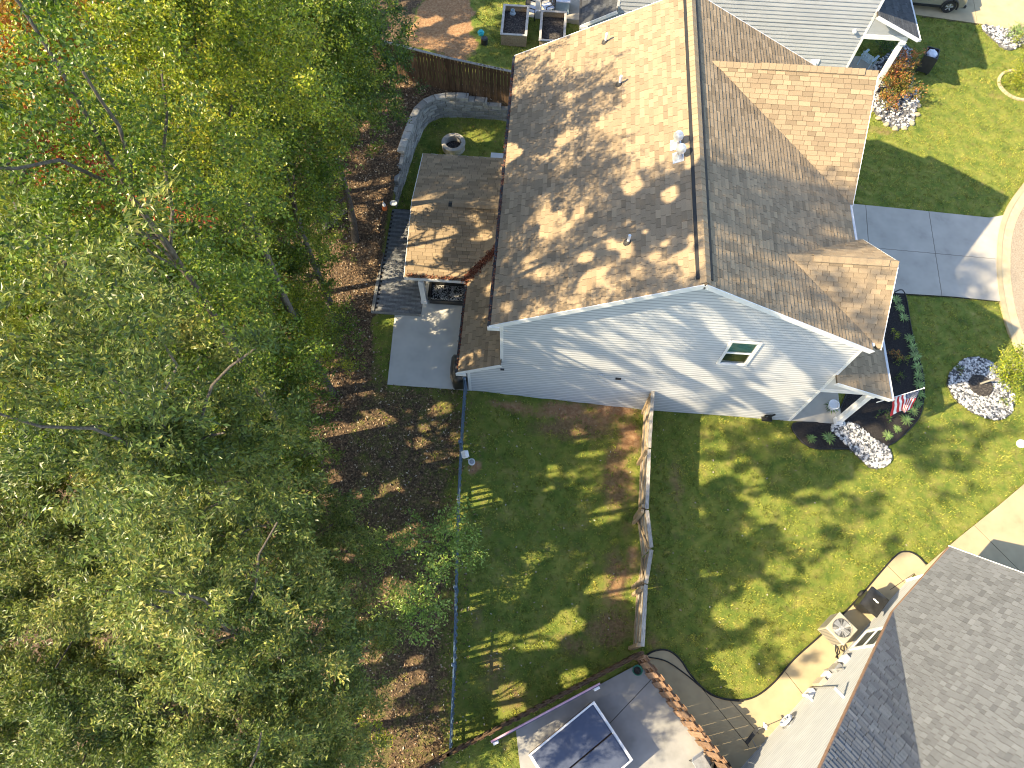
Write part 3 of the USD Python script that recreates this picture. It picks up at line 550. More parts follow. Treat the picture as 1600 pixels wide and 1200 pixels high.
        for g in (G1, G2):
            xm = RX + (RZ - g['z']) / PR
            pn = (g['z'] - g['ze']) / (g['y'] - g['ye']); pf = (g['z'] - g['ze']) / (g['yv'] - g['y']); k1, k2 = math.hypot(1, pn), math.hypot(1, pf)
            caps((g['x'], g['y'], g['z'] + .015), (xm, g['y'], g['z'] + .015), .17, .17, np.array([0, -1, -pn]) / k1, np.array([0, 1, -pf]) / k2, int((g['x'] - xm) / .22), .02)
            m = MB(); x0, x1 = (g['x'] - .45, xm + 1.6) if g is G1 else (g['x'] - .3, xm + .8)
            for dl in (np.array([0, -1, -pn]) / k1, np.array([0, 1, -pf]) / k2):
                a = np.array([x0, g['y'], g['z'] + .012]); b = np.array([x1, g['y'], g['z'] + .012])
                m.add([a, b, b + dl * .15, a + dl * .15, a + (0, 0, .04), b + (0, 0, .04), b + dl * .15 + (0, 0, .04), a + dl * .15 + (0, 0, .04)], [[0, 1, 2, 3], [4, 5, 6, 7], [0, 4, 7, 3], [1, 2, 6, 5], [3, 7, 6, 2]])
            m.build('gable_vent', 'rubber_black', rl)
            caps((x0 + .01, g['y'], g['z'] + .05), (x1, g['y'], g['z'] + .05), .18, .18, np.array([0, -1, -pn]) / k1, np.array([0, 1, -pf]) / k2, max(2, int((x0 - x1) / .22)), .025)
    # fascia, rake boards, soffit
    m = MB()
    for yy in (YN - .012, YF + .012):
        m.bar((EL - .02, yy, EZ - .075), (RX, yy, RZ - .075), .022, .19); m.bar((RX, yy, RZ - .075), (ER + .02, yy, EZ - .075), .022, .19)
    m.build('rake_board', 'trim_white', H)
    m = MB()
    m.add([(EL, YN + .01, EZ - .13), (RX, YN + .01, RZ - .13), (RX, YW, RZ - .13), (EL, YW, EZ - .13), (ER, YN + .01, EZ - .13), (ER, YW, EZ - .13)], [[0, 3, 2, 1], [1, 2, 5, 4]])
    m.build('soffit', 'trim_white', H)
    m = MB(); m.bar((EL - .06, YN, EZ - .09), (EL - .06, YF, EZ - .09), .11, .12); m.build('gutter', 'gutter_dark', H)
    m = MB(); m.bar((ER + .06, YN + .2, EZ - .09), (ER + .06, YF, EZ - .09), .11, .12); m.build('gutter', 'gutter_white', H)
    m = MB(); m.box((EL - .11, YN - .05, EZ - .22), (EL + .28, YN - .025, EZ - .02)); m.build('eave_return', 'trim_white', H)
    # lean-to roof on the left side
    LZ0, LZ1, LX0, LX1 = 2.95, 3.82, -2.4, -.85; LY1 = 17.6 if full else 20
    k = math.hypot(1, (LZ1 - LZ0) / (LX1 - LX0)); lv = np.array([1, 0, (LZ1 - LZ0) / (LX1 - LX0)]) / k
    lr = deck([(LX0, YN + .03, LZ0), (LX1, YN + .03, LZ1), (LX1, LY1, LZ1), (LX0, LY1, LZ0)], .08, H, name='lean_to_roof')
    lay_shingles(shingles((LX0, YN + .03, LZ0 + .004), (0, 1, 0), lv, [(0, 0), (LY1 - YN, 0), (LY1 - YN, (LX1 - LX0) * k), (0, (LX1 - LX0) * k)], .152, .33, rng), lr, sh, 0)
    m = MB(); m.bar((LX0 - .01, YN + .018, LZ0 - .06), (LX1, YN + .018, LZ1 - .06), .02, .16); m.build('rake_board', 'trim_white', H); m = MB(); m.box((LX0 - .08, YN - .02, LZ0 - .18), (LX0 + .3, YN + .006, LZ0 + .0)); m.build('eave_return', 'trim_white', H)
    m = MB(); m.bar((LX0 - .06, YN + .05, LZ0 - .08), (LX0 - .06, 14.4 if full else 20, LZ0 - .08), .11, .11); m.build('gutter', 'gutter_dark', H)
    m = MB(); m.box((LX1 - .005, YN + .1, LZ1 - .02), (LX1 + .02, LY1, LZ1 + .1)); m.build('flashing', 'gutter_dark', H)
    # porch at the front corner
    PZ0, PZ1, PX0, PX1, PY0, PY1 = 3.35, 4.4, XF, 12.95, 10.57, 14.6
    kk = math.hypot(1, (PZ1 - PZ0) / (PX1 - PX0)); pvv = np.array([-1, 0, (PZ1 - PZ0) / (PX1 - PX0)]) / kk
    pr = deck([(PX1, PY0, PZ0), (PX0, PY0, PZ1), (PX0, PY1, PZ1), (PX1, PY1, PZ0)][::-1], .09, H, name='porch_roof')
    lay_shingles(shingles((PX1, PY0, PZ0 + .004), (0, 1, 0), pvv, [(0, 0), (PY1 - PY0, 0), (PY1 - PY0, (PX1 - PX0) * kk), (0, (PX1 - PX0) * kk)], .152, .33, rng), pr, sh, 0)
    m = MB(); m.bar((PX1 + .01, PY0 - .012, PZ0 - .07), (PX0 - .02, PY0 - .012, PZ1 - .07), .022, .17); m.build('rake_board', 'trim_white', H)
    m = MB(); m.bar((PX1 + .06, PY0, PZ0 - .08), (PX1 + .06, PY1, PZ0 - .08), .11, .11); m.build('gutter', 'gutter_white', H)
    m = MB(); m.prism([(XF, 3.2), (12.6, 3.2), (12.6, 3.38), (XF, 4.26)], 0, .05, M=lambda v: np.c_[v[:, 0], YW + v[:, 2] - .02, v[:, 1]]); m.build('porch_gable_wall', wallm, H)
    m = MB(); m.box((XF, YW - .04, 2.98), (12.62, YW + .14, 3.21)); m.box((12.4, YW + .14, 2.98), (12.62, PY1, 3.21)); m.build('porch_beam', 'trim_white', H)
    m = MB(); m.box((XF, YW + .14, 3.14), (12.4, PY1, 3.17)); m.build('porch_ceiling', 'trim_white', H)
    cx, cy = 12.48, YW + .05
    m = MB(); m.box((cx - .1, cy - .1, .05), (cx + .1, cy + .1, 2.98), ch=.01); m.box((cx - .14, cy - .14, .1), (cx + .14, cy + .14, .32), ch=.01); m.box((cx - .14, cy - .14, 2.8), (cx + .14, cy + .14, 2.975), ch=.01); m.build('porch_column', 'trim_white', H)
    m = MB(); m.box((XF + .01, YW - .02, -.2), (12.68, 13.2, .12), ch=.015); m.build('porch_slab', 'concrete', H)
    if not full: return H, S
    # window
    x0, x1, z0, z1 = win; w = thing('window', None, None, parent=H)
    m = MB(); f = .075
    for a, b in (((x0 - .02, z0), (x0 + f, z1)), ((x1 - f, z0), (x1 + .02, z1))): m.box((a[0], YW - .05, a[1]), (b[0], YW + .06, b[1]), ch=.008)
    for z in (z0 - .02, z1 - f): m.box((x0 + f, YW - .05, z), (x1 - f, YW + .06, z + f + .02), ch=.008)
    m.build('frame', 'trim_white', w); m = MB(); m.box((x0 + f, YW - .03, (z0 + z1) / 2 - .03), (x1 - f, YW + .05, (z0 + z1) / 2 + .03), ch=.006); m.build('meeting_rail', 'trim_white', w)
    zm = (z0 + z1) / 2
    for za, zb, yy in ((z0 + .05, zm - .03, .02), (zm + .03, z1 - .05, .005)): MB().add([(x0 + .06, YW + yy, za), (x1 - .06, YW + yy, za), (x1 - .06, YW + yy, zb), (x0 + .06, YW + yy, zb)], [[0, 1, 2, 3]]).build('pane', 'pane_glass', w)
    m = MB(); m.box((x0 + .01, YW + .075, zm - .05), (x1 - .01, YW + .08, z1)); m.build('blind', 'blind', w)
    m = MB()
    for z in np.arange(zm - .03, z1, .05): m.box((x0 + .03, YW + .06, z), (x1 - .03, YW + .072, z + .035))
    m.build('blind_slat', 'blind', w)
    m = MB(); m.box((x0 - .02, YW + .13, z0 - .02), (x1 + .02, YW + .14, z1 + .02)); m.build('dark_room', 'room_dark', w)
    return H, S
HOUSE, _ = house('house', 'white sided two-storey house with a tan shingle roof filling the middle', 'house', (0, 0, 0), ('shingle_tan', 'siding_white'), True, 5)
NHOUSE, _ = house('neighbour_house', 'grey sided house with dark shingles behind the tan roof, top edge', 'house', (3.95, 18.1, .1), ('shingle_charcoal', 'siding_grey'), False, 6)

# covered patio: low gable roof on white posts, part of the house
PY0, PYR, PY1, PZE, PZR, PXL, PXR = 14.6, 17.66, 20.74, 2.88, 3.6, -4.88, -.84
_rng = np.random.default_rng(11); prf = None
for ys in (PY0, PY1):
    d = np.array([0, PYR - ys, PZR - PZE]); L = np.linalg.norm(d); d /= L
    pts = [(PXL, ys, PZE), (PXR, ys, PZE), (PXR, PYR, PZR), (PXL, PYR, PZR)]
    p_ = deck(pts if ys == PY0 else pts[::-1], .09, HOUSE if prf is None else prf, name='patio_roof' if prf is None else 'patio_roof_slope')
    prf = prf or p_
    lay_shingles(shingles((PXL, ys, PZE + .004), (1, 0, 0), d, [(0, 0), (PXR - PXL, 0), (PXR - PXL, L), (0, L)], .152, .33, _rng), prf, 'shingle_tan', 0)
m = MB(); m.add([(PXL + 1.45, PYR - .13, PZR - .01), (PXR - .35, PYR - .15, PZR - .01), (PXR - .35, PYR, PZR + .055), (PXL + 1.45, PYR, PZR + .055), (PXL + 1.45, PYR + .13, PZR - .01), (PXR - .35, PYR + .15, PZR - .01)], [[0, 1, 2, 3], [3, 2, 5, 4]]); m.build('ridge_vent', 'rubber_black', prf)
for i in range(17):
    x = PXL + .02 + i * .225; lift = .075 if x > PXL + 1.4 and x < PXR - .5 else .02; m = MB(); a, b = x, x + .235
    m.add([(a, PYR - .17, PZR - .04 + lift), (a, PYR, PZR + lift), (a, PYR + .17, PZR - .04 + lift), (b, PYR - .17, PZR - .044 + lift), (b, PYR, PZR - .004 + lift), (b, PYR + .17, PZR - .044 + lift)] + [(q, y, z - .02) for q, y, z in [(a, PYR - .17, PZR - .04 + lift), (a, PYR, PZR + lift), (a, PYR + .17, PZR - .04 + lift)]], [[0, 1, 4, 3], [1, 2, 5, 4], [0, 6, 7, 1], [1, 7, 8, 2]], float(_rng.uniform(.3, .7))); m.build('ridge_cap', 'shingle_tan', prf, tone=True)
m = MB()
m.bar((PXL - .012, PY0, PZE - .07), (PXL - .012, PYR, PZR - .07), .02, .16); m.bar((PXL - .012, PYR, PZR - .07), (PXL - .012, PY1, PZE - .07), .02, .16)
m.bar((PXL, PY0 - .015, PZE - .07), (-2.5, PY0 - .015, PZE - .07), .02, .15); m.bar((PXL, PY1 + .015, PZE - .07), (-1.2, PY1 + .015, PZE - .07), .02, .15); m.build('patio_fascia', 'trim_white', HOUSE)
m = MB(); m.box((PXL + .1, PY0 + .12, PZE - .3), (PXR, PY0 + .3, PZE - .1)); m.box((PXL + .3, PY0 + .3, PZE - .3), (PXL + .48, PY1 - .2, PZE - .1)); m.build('patio_beam', 'trim_white', HOUSE)
for y in (14.68, 20.2):
    m = MB(); x = -4.28; m.box((x - .1, y - .1, .95), (x + .1, y + .1, PZE - .3), ch=.012); m.box((x - .13, y - .13, 1.03), (x + .13, y + .13, 1.2), ch=.01); m.build('patio_column', 'trim_white', HOUSE)
# things fixed to the gable wall
for px, py, s in ((785, 575.5, .14), (966, 590, .2)):
    p = at_plane(px, py, (0, 1, 0), YW); m = MB(); m.box((p[0] - s / 2, YW - .08, p[2] - .04), (p[0] + s / 2, YW - .015, p[2] + .045), ch=.012); m.build('wall_light', 'plastic_black', HOUSE)
p = at_plane(939, 585, (0, 1, 0), YW); m = MB(); m.box((p[0] - .1, YW - .04, p[2] - .09), (p[0] + .1, YW - .015, p[2] + .09), ch=.01); m.box((p[0] - .085, YW - .09, p[2] - .0), (p[0] + .085, YW - .04, p[2] + .075), ch=.01); m.build('wall_vent', 'siding_white', HOUSE)
p = at_plane(1201, 646, (0, 1, 0), YW); m = MB()
m.tube([p + (-.1, -.05, -.25), p + (-.12, -.1, 0), p + (.02, -.14, .16), p + (.16, -.12, .2), p + (.12, -.1, .02), p + (-.02, -.12, -.15)], .035, 8); m.box(p + (-.18, -.2, -.34), p + (.22, -.02, -.28)); m.build('hose_holder', 'plastic_black', HOUSE)

# roof vents on the left slope
def on_roof(px, py): return at_plane(px, py, (-PL, 0, 1), EZ - EL * PL)
for px, py in ((946, 66), (968, 132), (981, 379)):
    p = on_roof(px, py); m = MB(); m.tube([p - (0, 0, .1), p + (0, 0, .36)], .045, 12); pp = m.build('vent_pipe', 'plastic_white', HOUSE, smooth=40)
    m = MB(); m.lathe(p + (0, 0, -.02), [(.14, -.06), (.13, .03), (.06, .1), (.05, .12)], 14); m.build('pipe_boot', 'gutter_dark', pp, smooth=40)
for px, py in ((1056, 226), (1060, 246)):
    p = on_roof(px, py); m = MB(); m.tube([p - (0, 0, .15), p + (0, 0, .42)], .07, 14); m.lathe(p + (0, 0, .3), [(.075, 0), (.15, .02), (.15, .12), (.1, .2), (0.001, .23)], 16); vp = m.build('flue_vent', 'metal_vent', HOUSE, smooth=35)
    m = MB(); m.lathe(p + (0, 0, -.03), [(.17, -.06), (.16, .02), (.075, .2)], 16); a = on_roof(px - 9, py + 9); q = np.array([1, 0, PL]) / math.hypot(1, PL)
    m.add([a + (0, -.05, .022), a + q * .34 + (0, -.05, .022), a + q * .34 + (0, .36, .022), a + (0, .36, .022), a + (0, -.05, .03), a + q * .34 + (0, -.05, .03), a + q * .34 + (0, .36, .03), a + (0, .36, .03)], [[4, 5, 6, 7], [0, 1, 5, 4], [3, 7, 6, 2], [0, 4, 7, 3]]); m.build('vent_flashing', 'metal_vent', vp)

# lower right house: two roof planes meeting in a valley
NA = np.array([.7071, .7071, 0]); NB = np.array([.7071, -.7071, 0]); NC = np.array([12.03, 3.38, 3.1]); PLIGHT, PDARK = 1.1, .63
SH = thing('gabled_house', 'grey shingle house with a white wall at the lower right corner', 'house', (0, 0, 0))
_rng = np.random.default_rng(17)
def loc(a, b, z): return NC * (1, 1, 0) + NA * a + NB * b + np.array([0, 0, z])
k1 = math.hypot(1, PLIGHT); k2 = math.hypot(1, PDARK); vr = PLIGHT / PDARK          # valley: -a = b * vr
LB = 3.4; LA = 3.07
rl = deck([loc(LA, 0, 3.1), loc(0, 0, 3.1), loc(-LB * vr, LB, 3.1 + PLIGHT * LB), loc(LA, LB, 3.1 + PLIGHT * LB)], .1, SH, name='roof')
deck([loc(0, 0, 3.1), loc(-7.5, 0, 3.1 + PDARK * 7.5), loc(-7.5, 4.2, 3.1 + PDARK * 7.5), loc(-4.2 * vr, 4.2, 3.1 + PDARK * 4.2 * vr)], .1, rl, name='roof_slope')
deck([loc(LA, LB, 3.1 + PLIGHT * LB), loc(-LB * vr, LB, 3.1 + PLIGHT * LB), loc(-LB * vr, LB * 2, 3.1), loc(LA, LB * 2, 3.1)], .1, rl, name='roof_slope')
t = shingles(loc(LA, 0, 3.105), -NA, (NB + np.array([0, 0, PLIGHT])) / k1, [(0, 0), (LA, 0), (LA + LB * vr, LB * k1), (0, LB * k1)], .145, .175, _rng, .4, .016)
lay_shingles(t, rl, 'shingle_grey', 230)
t2 = shingles(loc(0, 0, 3.105), NB, (-NA + np.array([0, 0, PDARK])) / k2, [(0, 0), (.02, 0), (4.2, 4.2 * vr * k2), (0, 7.5 * k2)], .145, .26, _rng, .4, .024)
lay_shingles(t2, rl, 'shingle_grey', 70)
m = MB(); m.bar(loc(0, -.012, 3.05), loc(LA + .02, -.012, 3.05), .02, .12); m.bar(loc(0, -.012, 3.04), loc(-7.5, -.012, 3.04 + PDARK * 7.5), .02, .13); m.build('drip_edge', 'drip_brown', SH)
m = MB(); m.bar(loc(LA + .012, 0, 3.03), loc(LA + .012, LB, 3.03 + PLIGHT * LB), .02, .16); m.build('rake_board', 'trim_white', SH)
wb = .52
def wl(a, z, pr=0.0): return loc(a, wb - pr, z)
m = MB(); shade_line = MB(); z0 = -.4
for z in np.arange(-.3, 7.2, .155):
    a1 = LA - .35; a0 = -8.2
    hi = lambda zz: (min(a1, (3.02 - zz) / PDARK) if zz > 3.0 else a1)
    A, B = hi(z), hi(z + .155)
    if A <= a0: break
    v = [wl(a0, z, .024), wl(A, z, .024), wl(B, z + .155, .002), wl(a0, z + .155, .002), wl(a0, z, -.02), wl(A, z, -.02), wl(B, z + .155, -.02), wl(a0, z + .155, -.02)]
    m.add(v, [[0, 1, 2, 3], [4, 7, 6, 5], [0, 4, 5, 1], [3, 2, 6, 7], [0, 3, 7, 4], [1, 5, 6, 2]], float(_rng.uniform(.2, 1)))
    shade_line.add([wl(a0, z - .002, .0255), wl(A, z - .002, .0255), wl(A, z + .02, .0225), wl(a0, z + .02, .0225)], [[0, 1, 2, 3]])  # lap shadow painted as a thin dark strip on each board
m.build('siding', 'siding_grey', SH, tone=True); shade_line.build('lap_shade_line', 'lap_shade', SH)
m = MB(); m.prism([loc(LA - .35, wb + .03, 0)[:2], loc(-8, wb + .03, 0)[:2], loc(-8, 6, 0)[:2], loc(LA - .35, 6, 0)[:2]], -.2, 2.95)
m.add([loc(.1, wb + .03, 2.95), loc(-7.4, wb + .03, 2.95), loc(-7.4, wb + .03, 7.5), loc(.1, wb + .05, 2.95), loc(-7.4, wb + .05, 2.95), loc(-7.4, wb + .05, 7.5)], [[0, 2, 1], [3, 4, 5], [0, 3, 5], [0, 5, 2]]); m.build('wall', 'siding_grey', SH)
m = MB(); v = [loc(0.02, -.0, 3.0), loc(-7.5, 0, 3.0 + PDARK * 7.5), loc(-7.5, wb, 3.0 + PDARK * 7.5), loc(.02, wb, 3.0), loc(LA, 0, 2.99), loc(LA, wb, 2.99)]; m.add(v, [[0, 1, 2, 3], [0, 3, 5, 4]]); m.build('soffit', 'trim_white', SH)
m = MB(); m.bar(wl(LA - .35, 0, .02), wl(LA - .35, 2.99, .02), .09, .09, up=(1, 0, 0)); m.bar(wl(LA - .9, 2.9, .03), wl(0, 2.9, .03), .02, .14); m.build('corner_board', 'trim_white', SH)
NW = np.array([.7071, -.7071, 0]); CW = float(NW @ wl(0, 0))
def rw(px, py, pr=0.0): return at_plane(px, py, NW, CW - pr)
# window on that wall, given by where its frame stands along the wall
w = thing('window', None, None, parent=SH); q = [rw(1328, 1016), rw(1383, 978)]; a_ = sorted([float(NA @ (x - NC)) for x in (rw(1336, 1010), rw(1366, 982))])
wa0, wa1, wz0, wz1 = -.86, .02, .5, 2.1
m = MB()
for aa in (wa0, wa1): m.bar(wl(aa, wz0 - .08, .03), wl(aa, wz1 + .08, .03), .1, .06, up=NW)
for zz in (wz0 - .04, wz1 + .04): m.bar(wl(wa0 + .05, zz, .03), wl(wa1 - .05, zz, .03), .06, .09, up=(0, 0, 1))
m.build('frame', 'trim_white', w); m = MB(); m.bar(wl(wa0 + .05, (wz0 + wz1) / 2, .028), wl(wa1 - .05, (wz0 + wz1) / 2, .028), .04, .05, up=(0, 0, 1)); m.build('meeting_rail', 'trim_white', w)
m = MB(); m.add([wl(wa0, wz0, .018), wl(wa1, wz0, .018), wl(wa1, (wz0 + wz1) / 2, .018), wl(wa0, (wz0 + wz1) / 2, .018)], [[0, 1, 2, 3]]); m.build('insect_screen', 'wood_tan', w)
m = MB(); m.add([wl(wa0, (wz0 + wz1) / 2, .018), wl(wa1, (wz0 + wz1) / 2, .018), wl(wa1, wz1, .018), wl(wa0, wz1, .018)], [[0, 1, 2, 3]]); m.build('shade', 'room_green', w)
for za, zb in ((wz0, (wz0 + wz1) / 2), ((wz0 + wz1) / 2, wz1)):
    m = MB(); m.add([wl(wa0 + .05, za + .03, .024), wl(wa1 - .05, za + .03, .024), wl(wa1 - .05, zb - .03, .024), wl(wa0 + .05, zb - .03, .024)], [[3, 2, 1, 0]]); m.build('pane', 'pane_glass', w)
# meters, boxes and pipes along the wall foot
def wallbox(px, py, name, sz, mat, parent=SH, depth=.16):
    p = rw(px, py, 0); m = MB(); sa, zz = sz
    M = lambda v: p + v[:, :1] * NA + v[:, 1:2] * (-NB) + v[:, 2:] * np.array([0, 0, 1.0])
    m.box((-sa / 2, .005, -zz / 2), (sa / 2, depth, zz / 2), M, ch=.015); return m.build(name, mat, parent)
for px, py, name, sz, mat in ((1322, 1033, 'switch_box', (.26, .4), 'plastic_white'), (1308, 1047, 'meter_box', (.3, .55), 'metal_grey'), (1294, 1058, 'utility_box', (.24, .35), 'plastic_white'), (1284, 1069, 'electric_meter', (.3, .6), 'ac_beige'), (1268, 1086, 'utility_box', (.28, .45), 'plastic_white')): wallbox(px, py, name, sz, mat)
m = MB(); p = rw(1300, 1050); m.tube([p + (-.06, .06, 1.0), p + (-.06, .06, -.5)], .035, 8); p = rw(1276, 1078); m.tube([p + (-.06, .06, 1.6), p + (-.06, .06, -.6)], .03, 8); m.build('conduit', 'metal_grey', SH, smooth=40)
p = rw(1319, 1090); m = MB(); m.tube([p, p - NB * .35], .05, 10); m.build('vent_pipe', 'plastic_white', SH, smooth=40)
p = rw(1270, 1095); m = MB(); m.tube([p, p - NB * .2, p - NB * .22 - (0, 0, .35)], .05, 10); m.build('drain_pipe', 'plastic_white', SH, smooth=40)

# ------------------------------------------------------------------ retaining wall and fire pit
rw_ = thing('retaining_wall', 'curved grey block retaining wall wrapping the small lawn behind the house', 'retaining wall')
_rng = np.random.default_rng(3)
path = smooth_path(WALL_BASE, 8)
def offs(path, d):
    t = np.gradient(path, axis=0); t /= np.linalg.norm(t, axis=1, keepdims=True); return path + np.stack([t[:, 1], -t[:, 0]], 1) * d
def course(path, z, h, depth, length, shift, name, s_lo, s_hi):
    s = np.r_[0, np.cumsum(np.linalg.norm(np.diff(path, axis=0), axis=1))]; inner = path; outer = offs(path, depth)
    at_ = lambda P, q: np.array([np.interp(q, s, P[:, k]) for k in (0, 1)]); q = s_lo + shift - length
    while q < s_hi:
        a, b = max(q + .012, s_lo), min(q + length - .012, s_hi); q += length
        if b - a < .05: continue
        pr = _rng.uniform(-.015, .02); P = offs(inner, -pr); c = [at_(P, a), at_(P, b), at_(outer, b), at_(outer, a)]
        ct = sum(c) / 4; ins = [x + (ct - x) * .07 for x in c]
        v = [(*x, z) for x in c] + [(*x, z + h - .015) for x in c] + [(*x, z + h - .003) for x in ins]
        f = [[3, 2, 1, 0], [8, 9, 10, 11]] + [[k, (k + 1) % 4, 4 + (k + 1) % 4, 4 + k] for k in range(4)] + [[4 + k, 4 + (k + 1) % 4, 8 + (k + 1) % 4, 8 + k] for k in range(4)]
        MB().add(v, f, float(_rng.uniform())).build(name, 'wall_block', rw_, tone=True)
_side = offs(path, .1); _sd = 1 if _side[len(path) // 2][0] < path[len(path) // 2][0] else -1
if _sd < 0:
    _o = offs; offs = lambda p, d: _o(p, -d)
slen = np.linalg.norm(np.diff(path, axis=0), axis=1).sum(); zb = .86
for i in range(7):
    lo = (0, 0, 0, 0, 0.9, 1.55, 2.4)[i]; hi = slen - (0, 0, .15, .35, .75, 1.35, 2.1)[i]
    course(offs(path, .025 * i), zb + .155 * i, .146, .26, .42, .21 * (i % 2), 'block', lo, hi)
for lo, hi, i in ((0, .9, 4), (.9, 1.55, 5), (1.55, 2.4, 6), (2.4, slen - 2.1, 7), (slen - 2.1, slen - 1.35, 6), (slen - 1.35, slen - .75, 5), (slen - .75, slen - .35, 4)):
    course(offs(path, .025 * i - .03), zb + .155 * i, .085, .33, .46, .1, 'cap_stone', lo, hi)
fp = thing('fire_pit', 'round stone fire pit ring on the small lawn', 'fire pit'); fc = at(709, 231); rz0 = float(gz(fc[0], fc[1])) - .02
for r in range(3):
    n = 12
    for k in range(n):
        a0, a1 = 2 * math.pi * (k + .5 * (r % 2)) / n + .012, 2 * math.pi * (k + 1 + .5 * (r % 2)) / n - .012; ro, ri = (.54, .36) if r == 2 else (.52, .37); h0, h1 = rz0 + .145 * r, rz0 + .145 * r + (.142 if r < 2 else .1)
        am = (a0 + a1) / 2; P = lambda rad, a, z: (fc[0] + rad * math.cos(a), fc[1] + rad * math.sin(a), z); jr = _rng.uniform(-.01, .01)
        v = [P(ro + jr, a, z) for z in (h0, h1) for a in (a0, am, a1)] + [P(ri, a, z) for z in (h0, h1) for a in (a0, am, a1)]
        f = [[0, 1, 4, 3], [1, 2, 5, 4], [6, 9, 10, 7], [7, 10, 11, 8], [3, 4, 10, 9], [4, 5, 11, 10], [0, 3, 9, 6], [2, 8, 11, 5]]
        MB().add(v, f, float(_rng.uniform(.5, 1.2))).build('block' if r < 2 else 'cap_stone', 'wall_block' if r < 2 else 'concrete', fp, tone=r < 2)
m = MB(); m.prism([(fc[0] + .355 * math.cos(a), fc[1] + .355 * math.sin(a)) for a in np.linspace(0, 2 * math.pi, 20, endpoint=False)], rz0 - .05, rz0 + .09); m.build('ash', 'soil', fp)
# lantern and gnome at the end of the wall
g = at(601, 325, .1); m = thing('garden_gnome', 'small orange and white garden ornament at the low end of the block wall', 'garden ornament')
q = MB(); q.lathe(g, [(.0, -.1), (.1, -.08), (.11, .05), (.07, .16)], 12); q.build('body', 'orange_paint', m, smooth=40)
q = MB(); q.lathe(g, [(.07, .16), (.08, .2), (.05, .26), (.0, .42)], 12); q.build('hat', 'plastic_white', m, smooth=40)
g = at(613, 309, 1.0); g[2] = zb + .155 * 5; m = MB(); m.lathe(g, [(.0, 0), (.12, .0), (.16, .05), (.13, .06), (.1, .03), (0, .03)], 14); m.build('clay_dish', 'plastic_white', smooth=40, label='small white dish left on top of the block wall', cat='dish')

# ------------------------------------------------------------------ fences
def board_fence(name, label, cat, pts, h, mat, bw=.14, gap=.012, posts=True, rail_side=1, shadowbox=False, cap=None, top_mat=None, group=None, pt=.02, dog=True, rails=(.25, .9, 1.6)):
    """Vertical boards on rails and posts along a ground path."""
    F = thing(name, label, cat, group=group); rng = np.random.default_rng(abs(hash(name)) % 99 if False else len(pts) * 7 + int(abs(pts[0][0]) * 10))
    for (p, q) in zip(pts[:-1], pts[1:]):
        p = np.asarray(p, float)[:2]; q = np.asarray(q, float)[:2]; d = q - p; L = np.linalg.norm(d); d /= L; nn = np.array([d[1], -d[0]]) * rail_side
        n = int(L / (bw + gap)); st = L / n
        for k in range(n):
            c = p + d * st * (k + .5); z = float(gz(*c)) + rng.uniform(-.012, .012); off = (.055 if k % 2 else -.055) if shadowbox else -.045
            c2 = c + nn * off; M = lambda v, c2=c2, z=z: np.c_[c2[0] + v[:, 0] * d[0] + v[:, 1] * nn[0], c2[1] + v[:, 0] * d[1] + v[:, 1] * nn[1], z + v[:, 2]]
            b = bw * (1.25 if shadowbox else 1) / 2; t = pt / 2; dz = .035 if dog else 0
            v = np.array([(-b, -t, 0), (b, -t, 0), (b, t, 0), (-b, t, 0), (-b, -t, h - dz), (b, -t, h - dz), (b, t, h - dz), (-b, t, h - dz), (-b * .6, -t, h), (b * .6, -t, h), (b * .6, t, h), (-b * .6, t, h)])
            f = [[3, 2, 1, 0], [8, 9, 10, 11]] + [[i, (i + 1) % 4, 4 + (i + 1) % 4, 4 + i] for i in range(4)] + [[4 + i, 4 + (i + 1) % 4, 8 + (i + 1) % 4, 8 + i] for i in range(4)]
            MB().add(M(v), f, float(rng.uniform(.1, .9))).build('board', mat, F, tone=True)
        segs = max(1, int(round(L / 2.4)))
        for i in range(segs):
            a, b = p + d * L * i / segs, p + d * L * (i + 1) / segs
            for zr in rails:
                m = MB(); m.bar((*(a), float(gz(*a)) + zr), (*(b), float(gz(*b)) + zr), .04 if not shadowbox else .07, .09, tone=float(rng.uniform(.2, .9)), ch=.004); m.build('rail', mat, F, tone=True)
            if cap:
                m = MB(); m.bar((*(a - nn * .045), float(gz(*a)) + h + .02), (*(b - nn * .045 - d * .012), float(gz(*b)) + h + .02), cap, .035, tone=float(rng.uniform(.4, .9)), ch=.004); m.build('cap_rail', top_mat or mat, F, tone=True)
        if posts:
            for i in range(segs + 1):
                c = p + d * L * i / segs + nn * (.075 if not shadowbox else 0); z = float(gz(*c)); m = MB(); m.box((-.048, -.048, -.1), (.048, .048, h - .02), lambda v, c=c, z=z: v + (c[0], c[1], z), tone=float(rng.uniform(.2, .7)), ch=.006); m.build('post', mat, F, tone=True)
    return F
board_fence('privacy_fence', 'dark brown board privacy fence above the retaining wall at the top', 'fence', [(-8.6, 26.55), (-6.2, 25.95), (-4.3, 25.5), (-1.0, 24.98)], 1.85, 'wood_dark', rail_side=-1, cap=.12, top_mat='wood_grey')
board_fence('pool_fence', 'dark scalloped shadow-box fence running to the lower left of the concrete patio', 'fence', [(-4.6, -3.35), (-1.55, -1.62), (4.42, 1.72)], 1.75, 'wood_dark', bw=.15, gap=.0, shadowbox=True)
board_fence('side_fence', 'brown shadow-box fence with overlapping boards on the right of the concrete patio', 'fence', [(4.5, 1.62), (8.1, -2.65)], 1.75, 'wood_brown', bw=.17, gap=.006, shadowbox=True)

